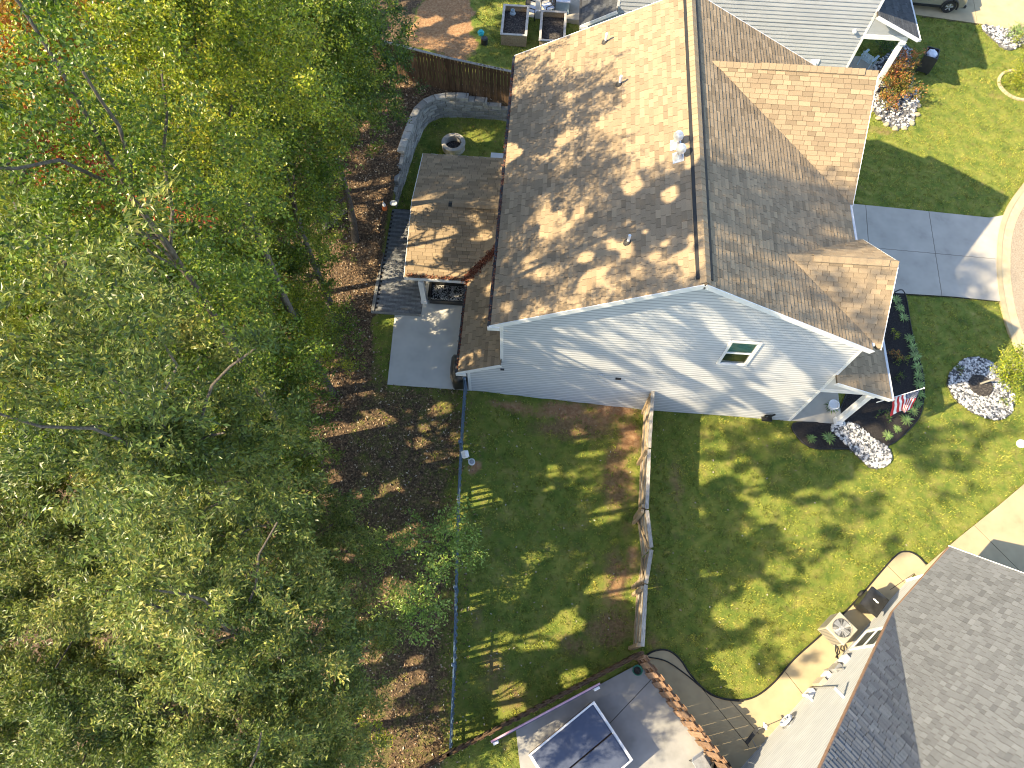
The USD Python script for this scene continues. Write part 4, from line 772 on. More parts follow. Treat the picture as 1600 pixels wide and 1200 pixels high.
# weathered fence between the lawns, seen nearly from above, with a double gate
MF = thing('weathered_fence', 'weathered grey board fence with a double gate dividing the two lawns', 'fence'); _rng = np.random.default_rng(23)
_tops = [(4.82, 10.86), (4.56, 6.4), (4.72, 5.05), (4.52, 3.85), (4.40, 1.9)]
def fence_part(p, q, parent, kind='grey', drop=0.0):
    p = np.array(p); q = np.array(q); d = q - p; L = np.linalg.norm(d); d /= L; nn = np.array([-d[1], d[0]]); nn = nn if nn[0] < 0 else -nn     # towards the camera side
    n = max(1, int(L / .15)); st = L / n; h = 1.82
    for k in range(n):
        c = p + d * st * (k + .5); z = float(gz(*c)); M = lambda v, c=c, z=z: np.c_[c[0] + v[:, 0] * d[0] + v[:, 1] * nn[0], c[1] + v[:, 0] * d[1] + v[:, 1] * nn[1], z + v[:, 2]]
        m = MB(); m.box((-st / 2 + .004, -.01, .04), (st / 2 - .004, .01, h + _rng.uniform(-.01, .01)), M, tone=float(_rng.uniform(.1, .95)), ch=.003); m.build('board', 'wood_grey', parent, tone=True)
    for zr in (.35, 1.0, 1.62):
        a, b = p + nn * .032, q + nn * .032; m = MB(); m.bar((*a, float(gz(*a)) + zr), (*b, float(gz(*b)) + zr), .04, .09, tone=float(_rng.uniform(.2, .9)), ch=.004); m.build('rail', 'wood_tan', parent, tone=True)
    a, b = p + nn * .005, q + nn * .005; m = MB(); k = max(1, int(L / 2.4))
    for i in range(k):
        u, w = a + (b - a) * i / k, a + (b - a) * ((i + 1) / k - .004); m = MB(); m.bar((*u, float(gz(*u)) + h + .025), (*w, float(gz(*w)) + h + .025), .13, .035, tone=float(_rng.uniform(.5, 1)), ch=.004); m.build('cap_rail', 'wood_grey', parent, tone=True)
def fpost(c, parent, w=.1, h=1.86, mat='wood_tan'):
    m = MB(); z = float(gz(*c)); m.box((c[0] - w / 2, c[1] - w / 2, z - .1), (c[0] + w / 2, c[1] + w / 2, z + h), tone=float(_rng.uniform(.2, .8)), ch=.006); m.build('post', mat, parent, tone=True)
fence_part(_tops[0], (4.66, 8.62), MF); fence_part((4.66, 8.58), _tops[1], MF); fence_part(_tops[3], _tops[4], MF)
gates = []
for a, b in ((_tops[1], _tops[2]), (_tops[2], _tops[3])):
    G_ = thing('gate', None, None, parent=MF); gates.append(G_)
    p = np.array(a) + (np.array(b) - a) * .03; q = np.array(a) + (np.array(b) - a) * .97; fence_part(p, q, G_)
    d = (q - p) / np.linalg.norm(q - p); nn = np.array([-d[1], d[0]]); nn = nn if nn[0] < 0 else -nn; u, w = p + nn * .075, q + nn * .075
    m = MB(); m.bar((*u, float(gz(*u)) + .35), (*w, float(gz(*w)) + 1.6), .035, .09, tone=.7, ch=.004); m.build('brace', 'wood_tan', G_, tone=True)
for c in ((4.76, 10.72), (4.57, 8.6), (4.44, 6.5), (4.4, 6.32), (4.38, 4.0), (4.4, 3.75), (4.28, 1.95)): fpost(c, MF, .11)

# blue-black picket fence at the edge of the woods
BF = thing('picket_fence', 'slate blue picket fence running down from the house corner along the woods', 'fence'); _rng = np.random.default_rng(29)
bl = resample(smooth_path([(-2.22, 10.8), (-2.16, 9.0), (-2.06, 6.6), (-1.94, 4.4), (-1.78, 2.4), (-1.66, .6), (-1.55, -1.5)], 8), .225)
for i in range(len(bl) - 1):
    c = (bl[i] + bl[i + 1]) / 2; d = bl[i + 1] - bl[i]; d /= np.linalg.norm(d); nn = np.array([d[1], -d[0]]); z = float(gz(*c))
    M = lambda v, c=c, z=z: np.c_[c[0] + v[:, 0] * d[0] + v[:, 1] * nn[0], c[1] + v[:, 0] * d[1] + v[:, 1] * nn[1], z + v[:, 2]]
    m = MB(); m.box((-.045, -.035, .06), (.045, -.013, 1.22), M, tone=float(_rng.uniform(.3, 1)), ch=.003); m.build('picket', 'fence_blue', BF, tone=True)
for i in range(0, len(bl) - 1, 11):
    j = min(i + 11, len(bl) - 1); p, q = bl[i], bl[j]
    for zr in (.3, 1.02):
        m = MB(); m.bar((*p, float(gz(*p)) + zr), (*q, float(gz(*q)) + zr), .04, .07, tone=.5, ch=.004); m.build('rail', 'fence_blue', BF, tone=True)
    z = float(gz(*p)); m = MB(); m.box((p[0] - .05, p[1] - .05, z - .05), (p[0] + .05, p[1] + .05, z + 1.28), ch=.008); m.lathe((p[0], p[1], z + 1.28), [(.07, 0), (.07, .03), (.02, .06), (0, .06)], 8); m.build('post', 'fence_blue', BF, tone=True)
p = at(727, 712, 1.25); m = thing('birdhouse', 'small white birdhouse fixed on top of the blue picket fence', 'birdhouse', p, .3)
q = MB(); q.box((-.09, -.09, -.02), (.09, .09, .16), ch=.01); q.build('box', 'plastic_white', m); q = MB(); q.prism([(-.13, .16), (.13, .16), (0, .25)], -.12, .12, M=lambda v: np.c_[v[:, 0], v[:, 2], v[:, 1]]); q.build('roof', 'plastic_white', m)
p = at(737, 722, 0); m = thing('cleanout_cap', 'round white and grey drain cap in the grass beside the blue fence', 'drain cap', p)
q = MB(); q.lathe((0, 0, 0), [(.13, -.05), (.13, .06), (.1, .07), (.1, .05), (0.0, .05)], 20); q.build('ring', 'plastic_white', m, smooth=30); q = MB(); q.lathe((0, 0, .052), [(.085, 0), (.08, .012), (.03, .016), (.03, .03), (0, .03)], 16); q.build('cap', 'metal_grey', m, smooth=30)

# ------------------------------------------------------------------ lower patio
HT = thing('hot_tub', 'hot tub under a navy folding cover on the concrete patio', 'hot tub'); tz = .92
tA, tB, tK, tC = np.array([2.97, .15]), np.array([.98, -1.5]), np.array([3.61, -.66]), np.array([4.2, -1.42])
e1 = tB - tA; tKb = tK + e1; tCb = tC + e1
for quad, z4 in (((tA, tK, tKb, tB), (tz, tz + .05, tz + .05, tz)), ((tK, tC, tCb, tKb), (tz + .05, tz, tz, tz + .05))):
    ct = sum(quad) / 4; m = MB(); sh_ = [ct + (x - ct) * .955 for x in quad]; sh2 = [ct + (x - ct) * .925 for x in quad]
    v = [(*x, z - .11) for x, z in zip(sh_, z4)] + [(*x, z - .02) for x, z in zip(sh_, z4)] + [(*x, z) for x, z in zip(sh2, z4)]
    m.add(v, [[i, (i + 1) % 4, 4 + (i + 1) % 4, 4 + i] for i in range(4)] + [[4 + i, 4 + (i + 1) % 4, 8 + (i + 1) % 4, 8 + i] for i in range(4)] + [[8, 9, 10, 11]]); m.build('cover_half', 'cover_navy', HT)
m = MB(); rim = [tA, tK, tC, tCb, tKb, tB]; ct = sum(rim) / 6; rim_o = [ct + (x - ct) * 1.03 for x in rim]; rim_i = [ct + (x - ct) * .96 for x in rim]; n = 6
v = [(*x, tz - .16) for x in rim_o] + [(*x, tz - .015) for x in rim_o] + [(*x, tz - .015) for x in rim_i] + [(*x, tz - .12) for x in rim_i]
m.add(v, [[i, (i + 1) % n, n + (i + 1) % n, n + i] for i in range(n)] + [[n + i, n + (i + 1) % n, 2 * n + (i + 1) % n, 2 * n + i] for i in range(n)] + [[2 * n + i, 2 * n + (i + 1) % n, 3 * n + (i + 1) % n, 3 * n + i] for i in range(n)]); m.build('rim', 'plastic_white', HT)
m = MB(); m.prism([ct + (x - ct) * 1.0 for x in rim], .05, tz - .16); m.build('cabinet', 'wood_brown', HT)
BN = thing('banner_rail', 'long pink banner on a navy rail with white end brackets along the dark fence', 'banner')
ba, bb = at(768, 1160, 1.0), at(936, 1070, 1.0); ba[2] = bb[2] = 1.05; d = (bb - ba) / np.linalg.norm(bb - ba); sd = np.array([d[1], -d[0], 0])
m = MB(); m.bar(ba + (0, 0, .32) - sd * .04, bb + (0, 0, .32) - sd * .04, .06, .1, ch=.01); m.build('banner', 'banner', BN)
m = MB(); m.bar(ba, bb, .035, .55, ch=.005); m.build('rail', 'banner_navy', BN)
for e, s in ((ba, 1), (bb, -1)):
    m = MB(); c = e + d * s * .12 + sd * .06; m.box((-.09, -.05, -.3), (.09, .05, .1), lambda v, c=c: np.c_[c[0] + v[:, 0] * d[0] + v[:, 1] * sd[0], c[1] + v[:, 0] * d[1] + v[:, 1] * sd[1], c[2] + v[:, 2]], ch=.02); m.bar(c + (0, 0, -.25), (c[0], c[1], .05), .06, .06, up=(1, 0, 0)); m.build('bracket', 'plastic_white', BN)
p = at(993, 1048, .0); p[2] = .05; PT = thing('planter_pot', 'round dark planter pot with a green rim at the corner of the patio fences', 'planter', p)
m = MB(); m.lathe((0, 0, 0), [(0, 0), (.12, 0), (.155, .34), (.175, .345), (.175, .38), (.15, .38), (.14, .3), (0, .29)], 24); m.build('pot', 'plastic_green', PT, smooth=35)
m = MB(); m.lathe((0, 0, .296), [(.139, 0), (.06, .012), (0, .015)], 20); m.build('soil', 'soil', PT, smooth=True)
p = at(1120, 1200, 0); p[2] = .05; TB = thing('round_tub', 'round black tub of folded things at the bottom edge by the brown fence', 'tub', p)
m = MB(); m.lathe((0, 0, 0), [(0, 0), (.25, 0), (.3, .5), (.33, .51), (.33, .54), (.28, .54), (.26, .3), (0, .28)], 28); m.build('tub', 'plastic_black', TB, smooth=35)
m = MB()
for k in range(7):
    a = k * .9; m.tube([(.2 * math.cos(a), .2 * math.sin(a), .3), (.08 * math.cos(a + 1.2), .08 * math.sin(a + 1.2), .42), (.2 * math.cos(a + 2.4), .2 * math.sin(a + 2.4), .36)], .035, 6)
m.build('coil', 'rubber_black', TB, smooth=True)
p = at(1090, 1192, 0); p[2] = .05; m = thing('deck_chair', 'grey folding chair partly in view at the bottom edge of the patio', 'chair', p, .6)
q = MB(); q.box((-.22, -.3, .4), (.22, .22, .43), ch=.01); q.build('seat', 'metal_grey', m); q = MB(); q.add([(-.22, .2, .42), (.22, .2, .42), (.22, .36, .88), (-.22, .36, .88), (-.22, .225, .42), (.22, .225, .42), (.22, .385, .88), (-.22, .385, .88)], [[0, 1, 2, 3], [4, 7, 6, 5], [0, 4, 5, 1], [2, 6, 7, 3], [0, 3, 7, 4], [1, 5, 6, 2]]); q.build('backrest', 'metal_grey', m)
for x in (-.2, .2):
    for y in (-.27, .2): q = MB(); q.bar((x, y, 0), (x, y, .4), .03, .03, up=(1, 0, 0)); q.build('leg', 'metal_dark', m)
# hose and reel, broom by the right-hand wall
p = at(1212, 1137, .55); HR = thing('hose_reel', 'coiled pale hose on a reel against the white wall of the lower right house', 'hose reel')
c = wl(float(NA @ (rw(1222, 1130) - NC)), .75); m = MB()
for k in range(9): m.tube([c - NB * (.1 + .02 * (k % 5)) + (NA * math.cos(a) + np.array([0, 0, 1.0]) * math.sin(a)) * (.2 + .018 * (k // 3)) for a in np.linspace(0, 2 * math.pi, 25)], .011, 6, cap=False)
m.build('hose', 'bag_white', HR, smooth=True); m = MB()
m.tube([c, c - NB * .22], .05, 10); m.tube([c - NB * .03 + (NA * math.cos(a) + np.array([0, 0, 1.0]) * math.sin(a)) * .26 for a in np.linspace(0, 2 * math.pi, 25)], .014, 6, cap=False)
for a in (0, 1.05, 2.09): m.bar(c - NB * .03 + (NA * math.cos(a) + np.array([0, 0, 1.0]) * math.sin(a)) * .26, c - NB * .03 - (NA * math.cos(a) + np.array([0, 0, 1.0]) * math.sin(a)) * .26, .02, .02, up=NB)
m.build('reel', 'metal_grey', HR)
p = at(1170, 1150, 0); p[2] = .04; TC = thing('garden_trolley', 'small grey garden trolley with a white handle grip on the concrete', 'trolley', p, .8)
m = MB(); m.bar((-.3, 0, .3), (.3, .05, .38), .12, .05, ch=.01); m.build('tray', 'metal_dark', TC)
m = MB(); m.tube([(.28, .03, .36), (.45, .02, .75)], .014, 6); m.tube([(-.05, -.02, .32), (-.1, -.35, .1), (-.12, -.6, .06)], .014, 6); m.tube([(-.22, -.62, .07), (-.02, -.66, .07)], .016, 6); m.build('frame', 'metal_grey', TC)
m = MB(); m.tube([(.4, -.08, .75), (.5, .12, .75)], .03, 8); m.lathe((.45, .02, .76), [(.07, 0), (.06, .04), (0, .05)], 10); m.build('grip', 'plastic_white', TC, smooth=35)
hp = smooth_path([(*at(1008, 1026)[:2], 0), (*at(1040, 1033)[:2], 0), (*at(1070, 1053)[:2], 0), (*at(1097, 1075)[:2], 0), (*at(1125, 1091)[:2], 0), (*at(1160, 1096)[:2], 0)], 8)
m = MB(); m.tube(np.c_[hp[:, :2], gz(hp[:, 0], hp[:, 1]) + .062], .022, 6); m.build('garden_hose', 'rubber_black', smooth=True, label='black garden hose curving over the concrete walk beside the brown fence', cat='hose')
ed = _wkw[2:]; m = MB(); m.tube(np.c_[ed, gz(ed[:, 0], ed[:, 1]) + .045], .03, 6); m.build('lawn_edging', 'edging_black', smooth=True, label='black plastic edging between the lawn and the lower right walk', cat='edging')

# air conditioner and bin beside the right house
ac = np.array([11.35, 3.02, .04]); AC = thing('air_conditioner', 'beige outdoor air conditioning unit with a round fan grille on the concrete walk', 'air conditioner', ac, math.radians(45))
m = MB(); m.box((-.37, -.37, .06), (.37, .37, .82), ch=.03); m.build('cabinet', 'ac_beige', AC)
for s in range(4):
    m = MB()
    for k in range(12):
        x = -.33 + k * .055; M = [lambda v: v, lambda v: np.c_[-v[:, 1], v[:, 0], v[:, 2]], lambda v: np.c_[-v[:, 0], -v[:, 1], v[:, 2]], lambda v: np.c_[v[:, 1], -v[:, 0], v[:, 2]]][s]; m.box((x, -.385, .14), (x + .035, -.372, .76), M)
    m.build('louvre', 'ac_grille', AC)
m = MB(); m.box((-.39, -.39, .82), (.39, .39, .88), ch=.025); m.build('top_panel', 'ac_beige', AC)
m = MB(); m.lathe((0, .02, .882), [(.0, 0), (.31, 0), (.31, .004), (0, .004)], 32); m.build('fan_well', 'metal_dark', AC)
m = MB()
for k in range(4):
    a = k * math.pi / 2; R2 = lambda v, a=a: np.c_[v[:, 0] * math.cos(a) - v[:, 1] * math.sin(a), v[:, 0] * math.sin(a) + v[:, 1] * math.cos(a) + .02, v[:, 2]]
    v = np.array([(.05, -.05, .892), (.27, -.13, .889), (.28, .1, .9), (.06, .05, .9)]); m.add(R2(v), [[0, 1, 2, 3]])
m.lathe((0, .02, .89), [(.0, .03), (.08, .025), (.09, 0)], 16); m.build('fan', 'metal_vent', AC)
m = MB()
for r in np.linspace(.07, .31, 7): m.tube([(r * math.cos(a), .02 + r * math.sin(a), .925) for a in np.linspace(0, 2 * math.pi, 33)], .005, 4, cap=False)
for a in np.arange(8) * math.pi / 4: m.tube([(.06 * math.cos(a), .02 + .06 * math.sin(a), .927), (.33 * math.cos(a), .02 + .33 * math.sin(a), .915)], .006, 4)
m.build('fan_guard', 'metal_grey', AC)
m = MB()
for k in range(3): m.tube([(-.37 + .03 * k, -.3, .35), (-.5, -.45 - .05 * k, .25 + .08 * k), (-.62 - .05 * k, -.55, .4), (-.75, -.6 + .04 * k, .55)], .022, 6)
m.build('refrigerant_line', 'rubber_black', AC, smooth=True)
bp = np.array([12.52, 3.98, .04]); BIN = thing('black_bin', 'black wheeled bin with a closed lid beside the air conditioner', 'bin', bp, math.radians(-40))
def bin_body(T, lid_open):
    m = MB(); w0, d0, w1, d1, h = .22, .25, .29, .35, .98
    lay = [(w0, d0, .06), (w1, d1, h), (w1 + .03, d1 + .03, h + .005), (w1 + .03, d1 + .03, h + .04), (w1 - .015, d1 - .015, h + .04), (w0, d0, .2)]; v = []
    for a, b, z in lay:
        c = .05; v += [(-a + c, -b, z), (a - c, -b, z), (a, -b + c, z), (a, b - c, z), (a - c, b, z), (-a + c, b, z), (-a, b - c, z), (-a, -b + c, z)]
    f = [[8 * l + k, 8 * l + (k + 1) % 8, 8 * l + 8 + (k + 1) % 8, 8 * l + 8 + k] for l in range(5) for k in range(8)]; f += [[40, 41, 42, 43], [40, 43, 44, 47], [44, 45, 46, 47]]
    m.add(v, f); m.build('body', 'plastic_black', T)
    for s in (-1, 1):
        m = MB(); m.lathe((s * .27, .27, .13), [(.0, -.03), (.13, -.03), (.135, 0), (.13, .03), (0, .03)], 18, axis=(1, 0, 0)); m.build('wheel', 'rubber_black', T, smooth=35)
    m = MB(); m.tube([(-.22, .38, .98), (.22, .38, .98)], .018, 8); m.bar((-.22, .33, .98), (-.22, .39, .98), .03, .03); m.bar((.22, .33, .98), (.22, .39, .98), .03, .03); m.build('handle', 'plastic_black', T)
    m = MB()
    if not lid_open:
        n = 9; v = []
        for j in range(n):
            for i in range(n):
                x, y = -.34 + .68 * i / (n - 1), -.42 + .8 * j / (n - 1); e = (1 - (2 * i / (n - 1) - 1) ** 4) * (1 - (2 * j / (n - 1) - 1) ** 4); v.append((x * (1 - .06 * (abs(2 * j / (n - 1) - 1)) ** 3), y, 1.03 + .07 * e))
        f = [[j * n + i, j * n + i + 1, (j + 1) * n + i + 1, (j + 1) * n + i] for j in range(n - 1) for i in range(n - 1)]; m.add(v, f); m.box((-.34, -.43, 1.0), (.34, -.40, 1.035), ch=.01); m.box((-.345, -.42, .995), (-.32, .36, 1.032)); m.box((.32, -.42, .995), (.345, .36, 1.032)); m.build('lid', 'plastic_black', T, smooth=50)
        m = MB(); m.bar((-.1, .0, 1.106), (.1, .0, 1.106), .05, .004); m.bar((-.05, .04, 1.107), (.05, -.04, 1.107), .03, .004); m.build('emblem', 'plastic_white', T)
    else:
        m.add([(-.33, .37, 1.0), (.33, .37, 1.0), (.31, .52, .25), (-.31, .52, .25), (-.33, .40, 1.01), (.33, .40, 1.01), (.31, .55, .25), (-.31, .55, .25)], [[0, 1, 2, 3], [4, 7, 6, 5], [0, 4, 5, 1], [2, 6, 7, 3], [0, 3, 7, 4], [1, 5, 6, 2]]); m.build('lid', 'plastic_black', T)
bin_body(BIN, False)
bp = at(1440, 108, 0); GB = thing('open_bin', 'black wheeled bin standing open on the shaded lawn with a white bag inside', 'bin', bp, math.radians(160)); bin_body(GB, True)
import trimesh
s_ = trimesh.creation.icosphere(3); v = s_.vertices * (.24, .28, .16); v += .05 * (meshkit.fbm(v * 9 + 3, 3, 4) - .5)[:, None] * 2 * s_.vertices
m = MB(); m.add(v + bp + (0.02, 0.0, .93), s_.faces); m.build('rubbish_bag', 'bag_white', smooth=True, label='white rubbish bag stuffed into the open black bin', cat='bag')

# covered grill by the house corner, chair under the patio roof, log
p = np.array([-2.5, 11.35, 1.03]); GR = thing('covered_grill', 'black covered barbecue grill at the corner of the patio slab', 'grill', p, .1)
n = 16; v = []
for z, a, b in ((0, .3, .52), (.35, .31, .55), (.8, .33, .6), (.95, .3, .55), (1.1, .22, .4), (1.18, .1, .25)):
    for k in range(n):
        t = 2 * math.pi * k / n; r = 1 + .05 * math.sin(5 * t + z * 4); c, s = math.cos(t), math.sin(t); v.append((a * r * math.copysign(abs(c) ** .6, c), b * r * math.copysign(abs(s) ** .6, s), z))
f = [[l * n + k, l * n + (k + 1) % n, (l + 1) * n + (k + 1) % n, (l + 1) * n + k] for l in range(5) for k in range(n)]; v.append((0, 0, 1.2)); f2 = [[5 * n + k, 5 * n + (k + 1) % n, len(v) - 1] for k in range(n)]
m = MB(); q_ = np.array(f); m.add(v, np.vstack([q_[:, [0, 1, 2]], q_[:, [0, 2, 3]], np.array(f2)])); m.build('cover', 'plastic_black', GR, smooth=60)
m = MB(); m.box((-.12, -.35, 1.19), (.16, .15, 1.215), ch=.008); m.build('flap', 'rubber_black', GR)
p = np.array([-3.3, 14.95, 1.03]); PC = thing('patterned_sofa', 'outdoor sofa with black and white patterned cushions under the patio roof edge', 'sofa', p)
m = MB(); m.box((-.75, -.4, .05), (.75, .4, .34), ch=.02); m.box((-.75, .3, .3), (.75, .42, .8), ch=.02); m.box((-.8, -.4, .3), (-.68, .4, .58), ch=.02); m.box((.68, -.4, .3), (.8, .4, .58), ch=.02); m.build('frame', 'plastic_black', PC)
look('cushion_pattern', [(0.44, g3(0.02)), (0.5, g3(0.55)), (0.56, g3(0.02))], scale=9, rough=0.9, detail=3)
for k in range(2): m = MB(); m.box((-.67 + k * .68, -.38, .34), (-.01 + k * .68, .29, .47), ch=.04); m.build('cushion', 'cushion_pattern', PC)
p = at(520, 346, .12); m = MB(); d_ = at(535, 330, .12) - at(500, 362, .12); d_ = d_ / np.linalg.norm(d_); m.tube([p - d_ * .7, p - d_ * .2 + (0, .02, .02), p + d_ * .3, p + d_ * .75 + (.02, 0, -.02)], [.11, .12, .105, .08], 10); m.tube([p + (.05, .18, -.02), p + d_ * .8 + (0.1, .2, -.02)], [.05, .03], 8); m.build('fallen_log', 'bark_pale', smooth=40, label='pale broken log lying on the leaf litter at the edge of the trees', cat='log')

# ------------------------------------------------------------------ neighbour's yard, top
for k, (x0, x1, lab) in enumerate(((-2.2, -.98, 'wooden raised garden bed filled with dark soil, the left one behind the roof'), (-.36, .85, 'wooden raised garden bed partly hidden by the roof, nearer the white door'))):
    T = thing('raised_bed', lab, 'garden bed', (0, 0, 0)); y0, y1 = 28.7, 30.75; zb_ = float(gz((x0 + x1) / 2, 29.7)); h = .62; t_ = .05
    for j in range(3):
        z = zb_ + j * h / 3
        for a, b in (((x0, y0), (x1, y0 + t_)), ((x0, y1 - t_), (x1, y1)), ((x0, y0 + t_ + .002), (x0 + t_, y1 - t_ - .002)), ((x1 - t_, y0 + t_ + .002), (x1, y1 - t_ - .002))): m = MB(); m.box((*a, z + .003), (*b, z + h / 3 - .003), ch=.004, tone=.3 + .2 * j); m.build('plank', 'wood_tan', T, tone=True)
    m = MB(); m.box((x0 - .03, y0 - .03, zb_ + h), (x1 + .03, y0 + .09, zb_ + h + .035), ch=.004); m.box((x0 - .03, y1 - .09, zb_ + h), (x1 + .03, y1 + .03, zb_ + h + .035), ch=.004); m.box((x0 - .03, y0 + .092, zb_ + h), (x0 + .09, y1 - .092, zb_ + h + .035), ch=.004); m.box((x1 - .09, y0 + .092, zb_ + h), (x1 + .03, y1 - .092, zb_ + h + .035), ch=.004); m.build('top_board', 'wood_pale', T, tone=True)
    m = MB(); m.box((x0 + t_, y0 + t_, zb_), (x1 - t_, y1 - t_, zb_ + h - .28)); m.build('soil', 'soil', T)
zn = float(gz(0, 31)); slab('neighbour_patio', [(-1.1, 30.95), (6, 30.95), (6, 40), (-1.1, 40)], 'concrete', base=zn + .05)
m = MB(); m.prism([(-1.0, 28.6), (-.38, 28.6), (-.38, 30.9), (-1.0, 30.9)], zn - .2, zn + .03); m.build('bed_path', 'mulch', kind='structure')
p = at(839, 32, 0); m = thing('porch_post', 'white square post of the neighbour patio cover at the top edge', 'post', (p[0], 31.0, zn)); q = MB(); q.box((-.11, -.11, 0), (.11, .11, 3.2), ch=.012); q.build('shaft', 'trim_white', m); q = MB(); q.box((-.15, -.15, .05), (.15, .15, .5), ch=.012); q.build('plinth', 'trim_white', m)
p = at(875, 26, .0); ST = thing('storage_box', 'pale grey deck storage box beside the dark neighbour wall', 'storage box', (p[0], p[1] + .1, zn + .05)); m = MB(); m.box((-.42, -.05, 0), (.42, .75, .62), ch=.02); m.build('body', 'plastic_blue', ST); m = MB(); m.box((-.45, -.08, .62), (.45, .78, .7), ch=.02); m.box((-.32, .05, .7), (.32, .65, .712), ch=.004); m.build('lid', 'bag_white', ST)
def dark_chair(lab, p, rz):
    C_ = thing('metal_chair', lab, 'chair', p, rz, group='dark metal chairs on the neighbour patio'); m = MB()
    m.box((-.25, -.25, .42), (.25, .25, .47), ch=.02); m.build('seat', 'bag_white', C_); m = MB(); m.box((-.25, .22, .47), (.25, .28, .95), ch=.02); m.build('backrest', 'metal_dark', C_)
    for x in (-.26, .26):
        m = MB(); m.bar((x, -.25, .66), (x, .25, .66), .05, .04, ch=.008); m.build('armrest', 'metal_dark', C_)
        for y in (-.24, .24): m = MB(); m.bar((x, y, 0), (x, y, .66), .035, .035, up=(1, 0, 0)); m.build('leg', 'metal_dark', C_)
p = at(832, 14, .4); dark_chair('dark metal chair with a pale seat left of the white post', (p[0], p[1], zn + .05), 1.2)
p = at(853, 12, .4); dark_chair('dark metal chair with a pale seat between the white post and the storage box', (p[0] + .1, p[1], zn + .05), -1.0)
p = at(801, 30, .0); PT_ = thing('gas_bottle', 'pale blue gas bottle on the grass behind the raised bed', 'gas bottle', p)
m = MB(); m.lathe((0, 0, 0), [(.12, 0), (.15, .04), (.155, .1), (.155, .32), (.12, .4), (.04, .44), (0, .44)], 18); m.build('tank', 'plastic_blue', PT_, smooth=40); m = MB(); m.lathe((0, 0, .42), [(.1, 0), (.1, .1), (.085, .1), (.085, 0)], 16); m.build('collar', 'plastic_blue', PT_, smooth=30)
p = at(757, 68, .0); TY = thing('watering_can', 'teal and black watering can standing on the grass at the top', 'watering can', p, .8)
m = MB(); m.lathe((0, 0, 0), [(0, 0), (.16, 0), (.17, .3), (.12, .34), (0, .34)], 16); m.build('body', 'plastic_black', TY, smooth=35); m = MB(); m.lathe((.05, .3, .3), [(0, 0), (.14, .0), (.16, .12), (.1, .2), (0, .2)], 14); m.tube([(0, .1, .25), (.05, .3, .36)], .03, 8); m.build('rose', 'plastic_teal', TY, smooth=35)
# wall fittings and the blue chair on the neighbour's porch
NY = YW + 18.1
p = at_plane(1335, 48, (0, 1, 0), NY); m = MB(); m.lathe(p + (0, -.02, 0), [(.0, .12), (.08, .1), (.09, 0)], 14, axis=(0, -1, 0)); m.build('round_vent', 'plastic_white', NHOUSE) if False else m.build('round_vent', 'plastic_white', smooth=40, label='small round white vent cap on the grey neighbour wall', cat='vent cap')
p = at_plane(1272, 98, (0, 1, 0), NY); FL = thing('flood_light', 'white square wall light on the grey neighbour wall above the tan gable', 'wall light', p); m = MB(); m.box((-.2, -.05, -.22), (.2, -.018, .22), ch=.015); m.build('plate', 'trim_white', FL); m = MB(); m.lathe((0, -.05, -.02), [(.1, 0), (.1, .08), (.06, .12), (0, .12)], 16, axis=(0, -1, 0)); m.build('lamp', 'plastic_white', FL, smooth=35)
p = at(1352, 101, .25); BC = thing('blue_chair', 'pale blue slatted chair on the neighbour porch', 'chair', (p[0], p[1], .2), 2.4)
for k in range(5): m = MB(); m.box((-.27 + k * .11, -.25, .38), (-.18 + k * .11, .25, .41), ch=.005); m.build('seat_slat', 'plastic_blue', BC)
for k in range(5): m = MB(); m.bar((-.22 + k * .11, .24, .4), (-.26 + k * .13, .42, .95), .09, .02, up=(0, 1, 0)); m.build('back_slat', 'plastic_blue', BC)
for x in (-.3, .3): m = MB(); m.box((x - .06, -.3, .6), (x + .06, .3, .625), ch=.005); m.bar((x, -.25, 0), (x, -.25, .6), .05, .05, up=(1, 0, 0)); m.bar((x, .25, 0), (x, .25, .6), .05, .05, up=(1, 0, 0)); m.build('arm_frame', 'plastic_blue', BC)

# ------------------------------------------------------------------ car
wp = at(1476, 22, 0); cx0 = wp[0]; CAR = thing('car', 'beige sport utility car parked on the neighbour driveway, cut by the top edge', 'car', (cx0, wp[1], .055), math.radians(-3.5))
# x forward is towards the house (-x); build with rear axle at the origin, right-hand side towards -y
prof = [(.78, .38), (.80, .62), (.72, .98), (.45, 1.08), (.30, 1.52), (-.25, 1.66), (-1.6, 1.64), (-2.35, 1.1), (-3.3, 1.02), (-3.52, .8), (-3.5, .4), (-3.1, .3), (.5, .3)]
W_ = 1.8; n = len(prof); secs = []
for t, s, dz in ((0, .0, .0), (.03, -.05, 0), (.25, 0, 0), (.75, 0, 0), (.97, -.05, 0), (1, 0, 0)): pass
v = []; ys = [(0.02, .965, .03), (.12, 1, 0), (W_ - .12, 1, 0), (W_ - .02, .965, .03)]
def tuck(z): return max(0, z - 1.0) * .22
for yy, k, i in ys:
    for x, z in prof: v.append((-1.37 + (x + 1.37) * k, (yy + (tuck(z) if yy < W_ / 2 else -tuck(z))), .85 + (z - .85) * (k if k < 1 else 1)))
f = [[l * n + a, l * n + (a + 1) % n, (l + 1) * n + (a + 1) % n, (l + 1) * n + a] for l in range(3) for a in range(n)]
from trimesh.creation import triangulate_polygon
from shapely.geometry import Polygon
_, tri = triangulate_polygon(Polygon(prof), engine='earcut'); pv_, _ = triangulate_polygon(Polygon(prof), engine='earcut')
order = [int(np.argmin(np.linalg.norm(np.array(prof) - q, axis=1))) for q in pv_]; tri = np.array([[order[i] for i in t_] for t_ in tri])
m = MB(); q_ = np.array(f); m.add(v, np.vstack([q_[:, [0, 1, 2]], q_[:, [0, 2, 3]], tri, tri[:, ::-1] + 3 * n])); m.build('body', 'car_paint', CAR, smooth=40)
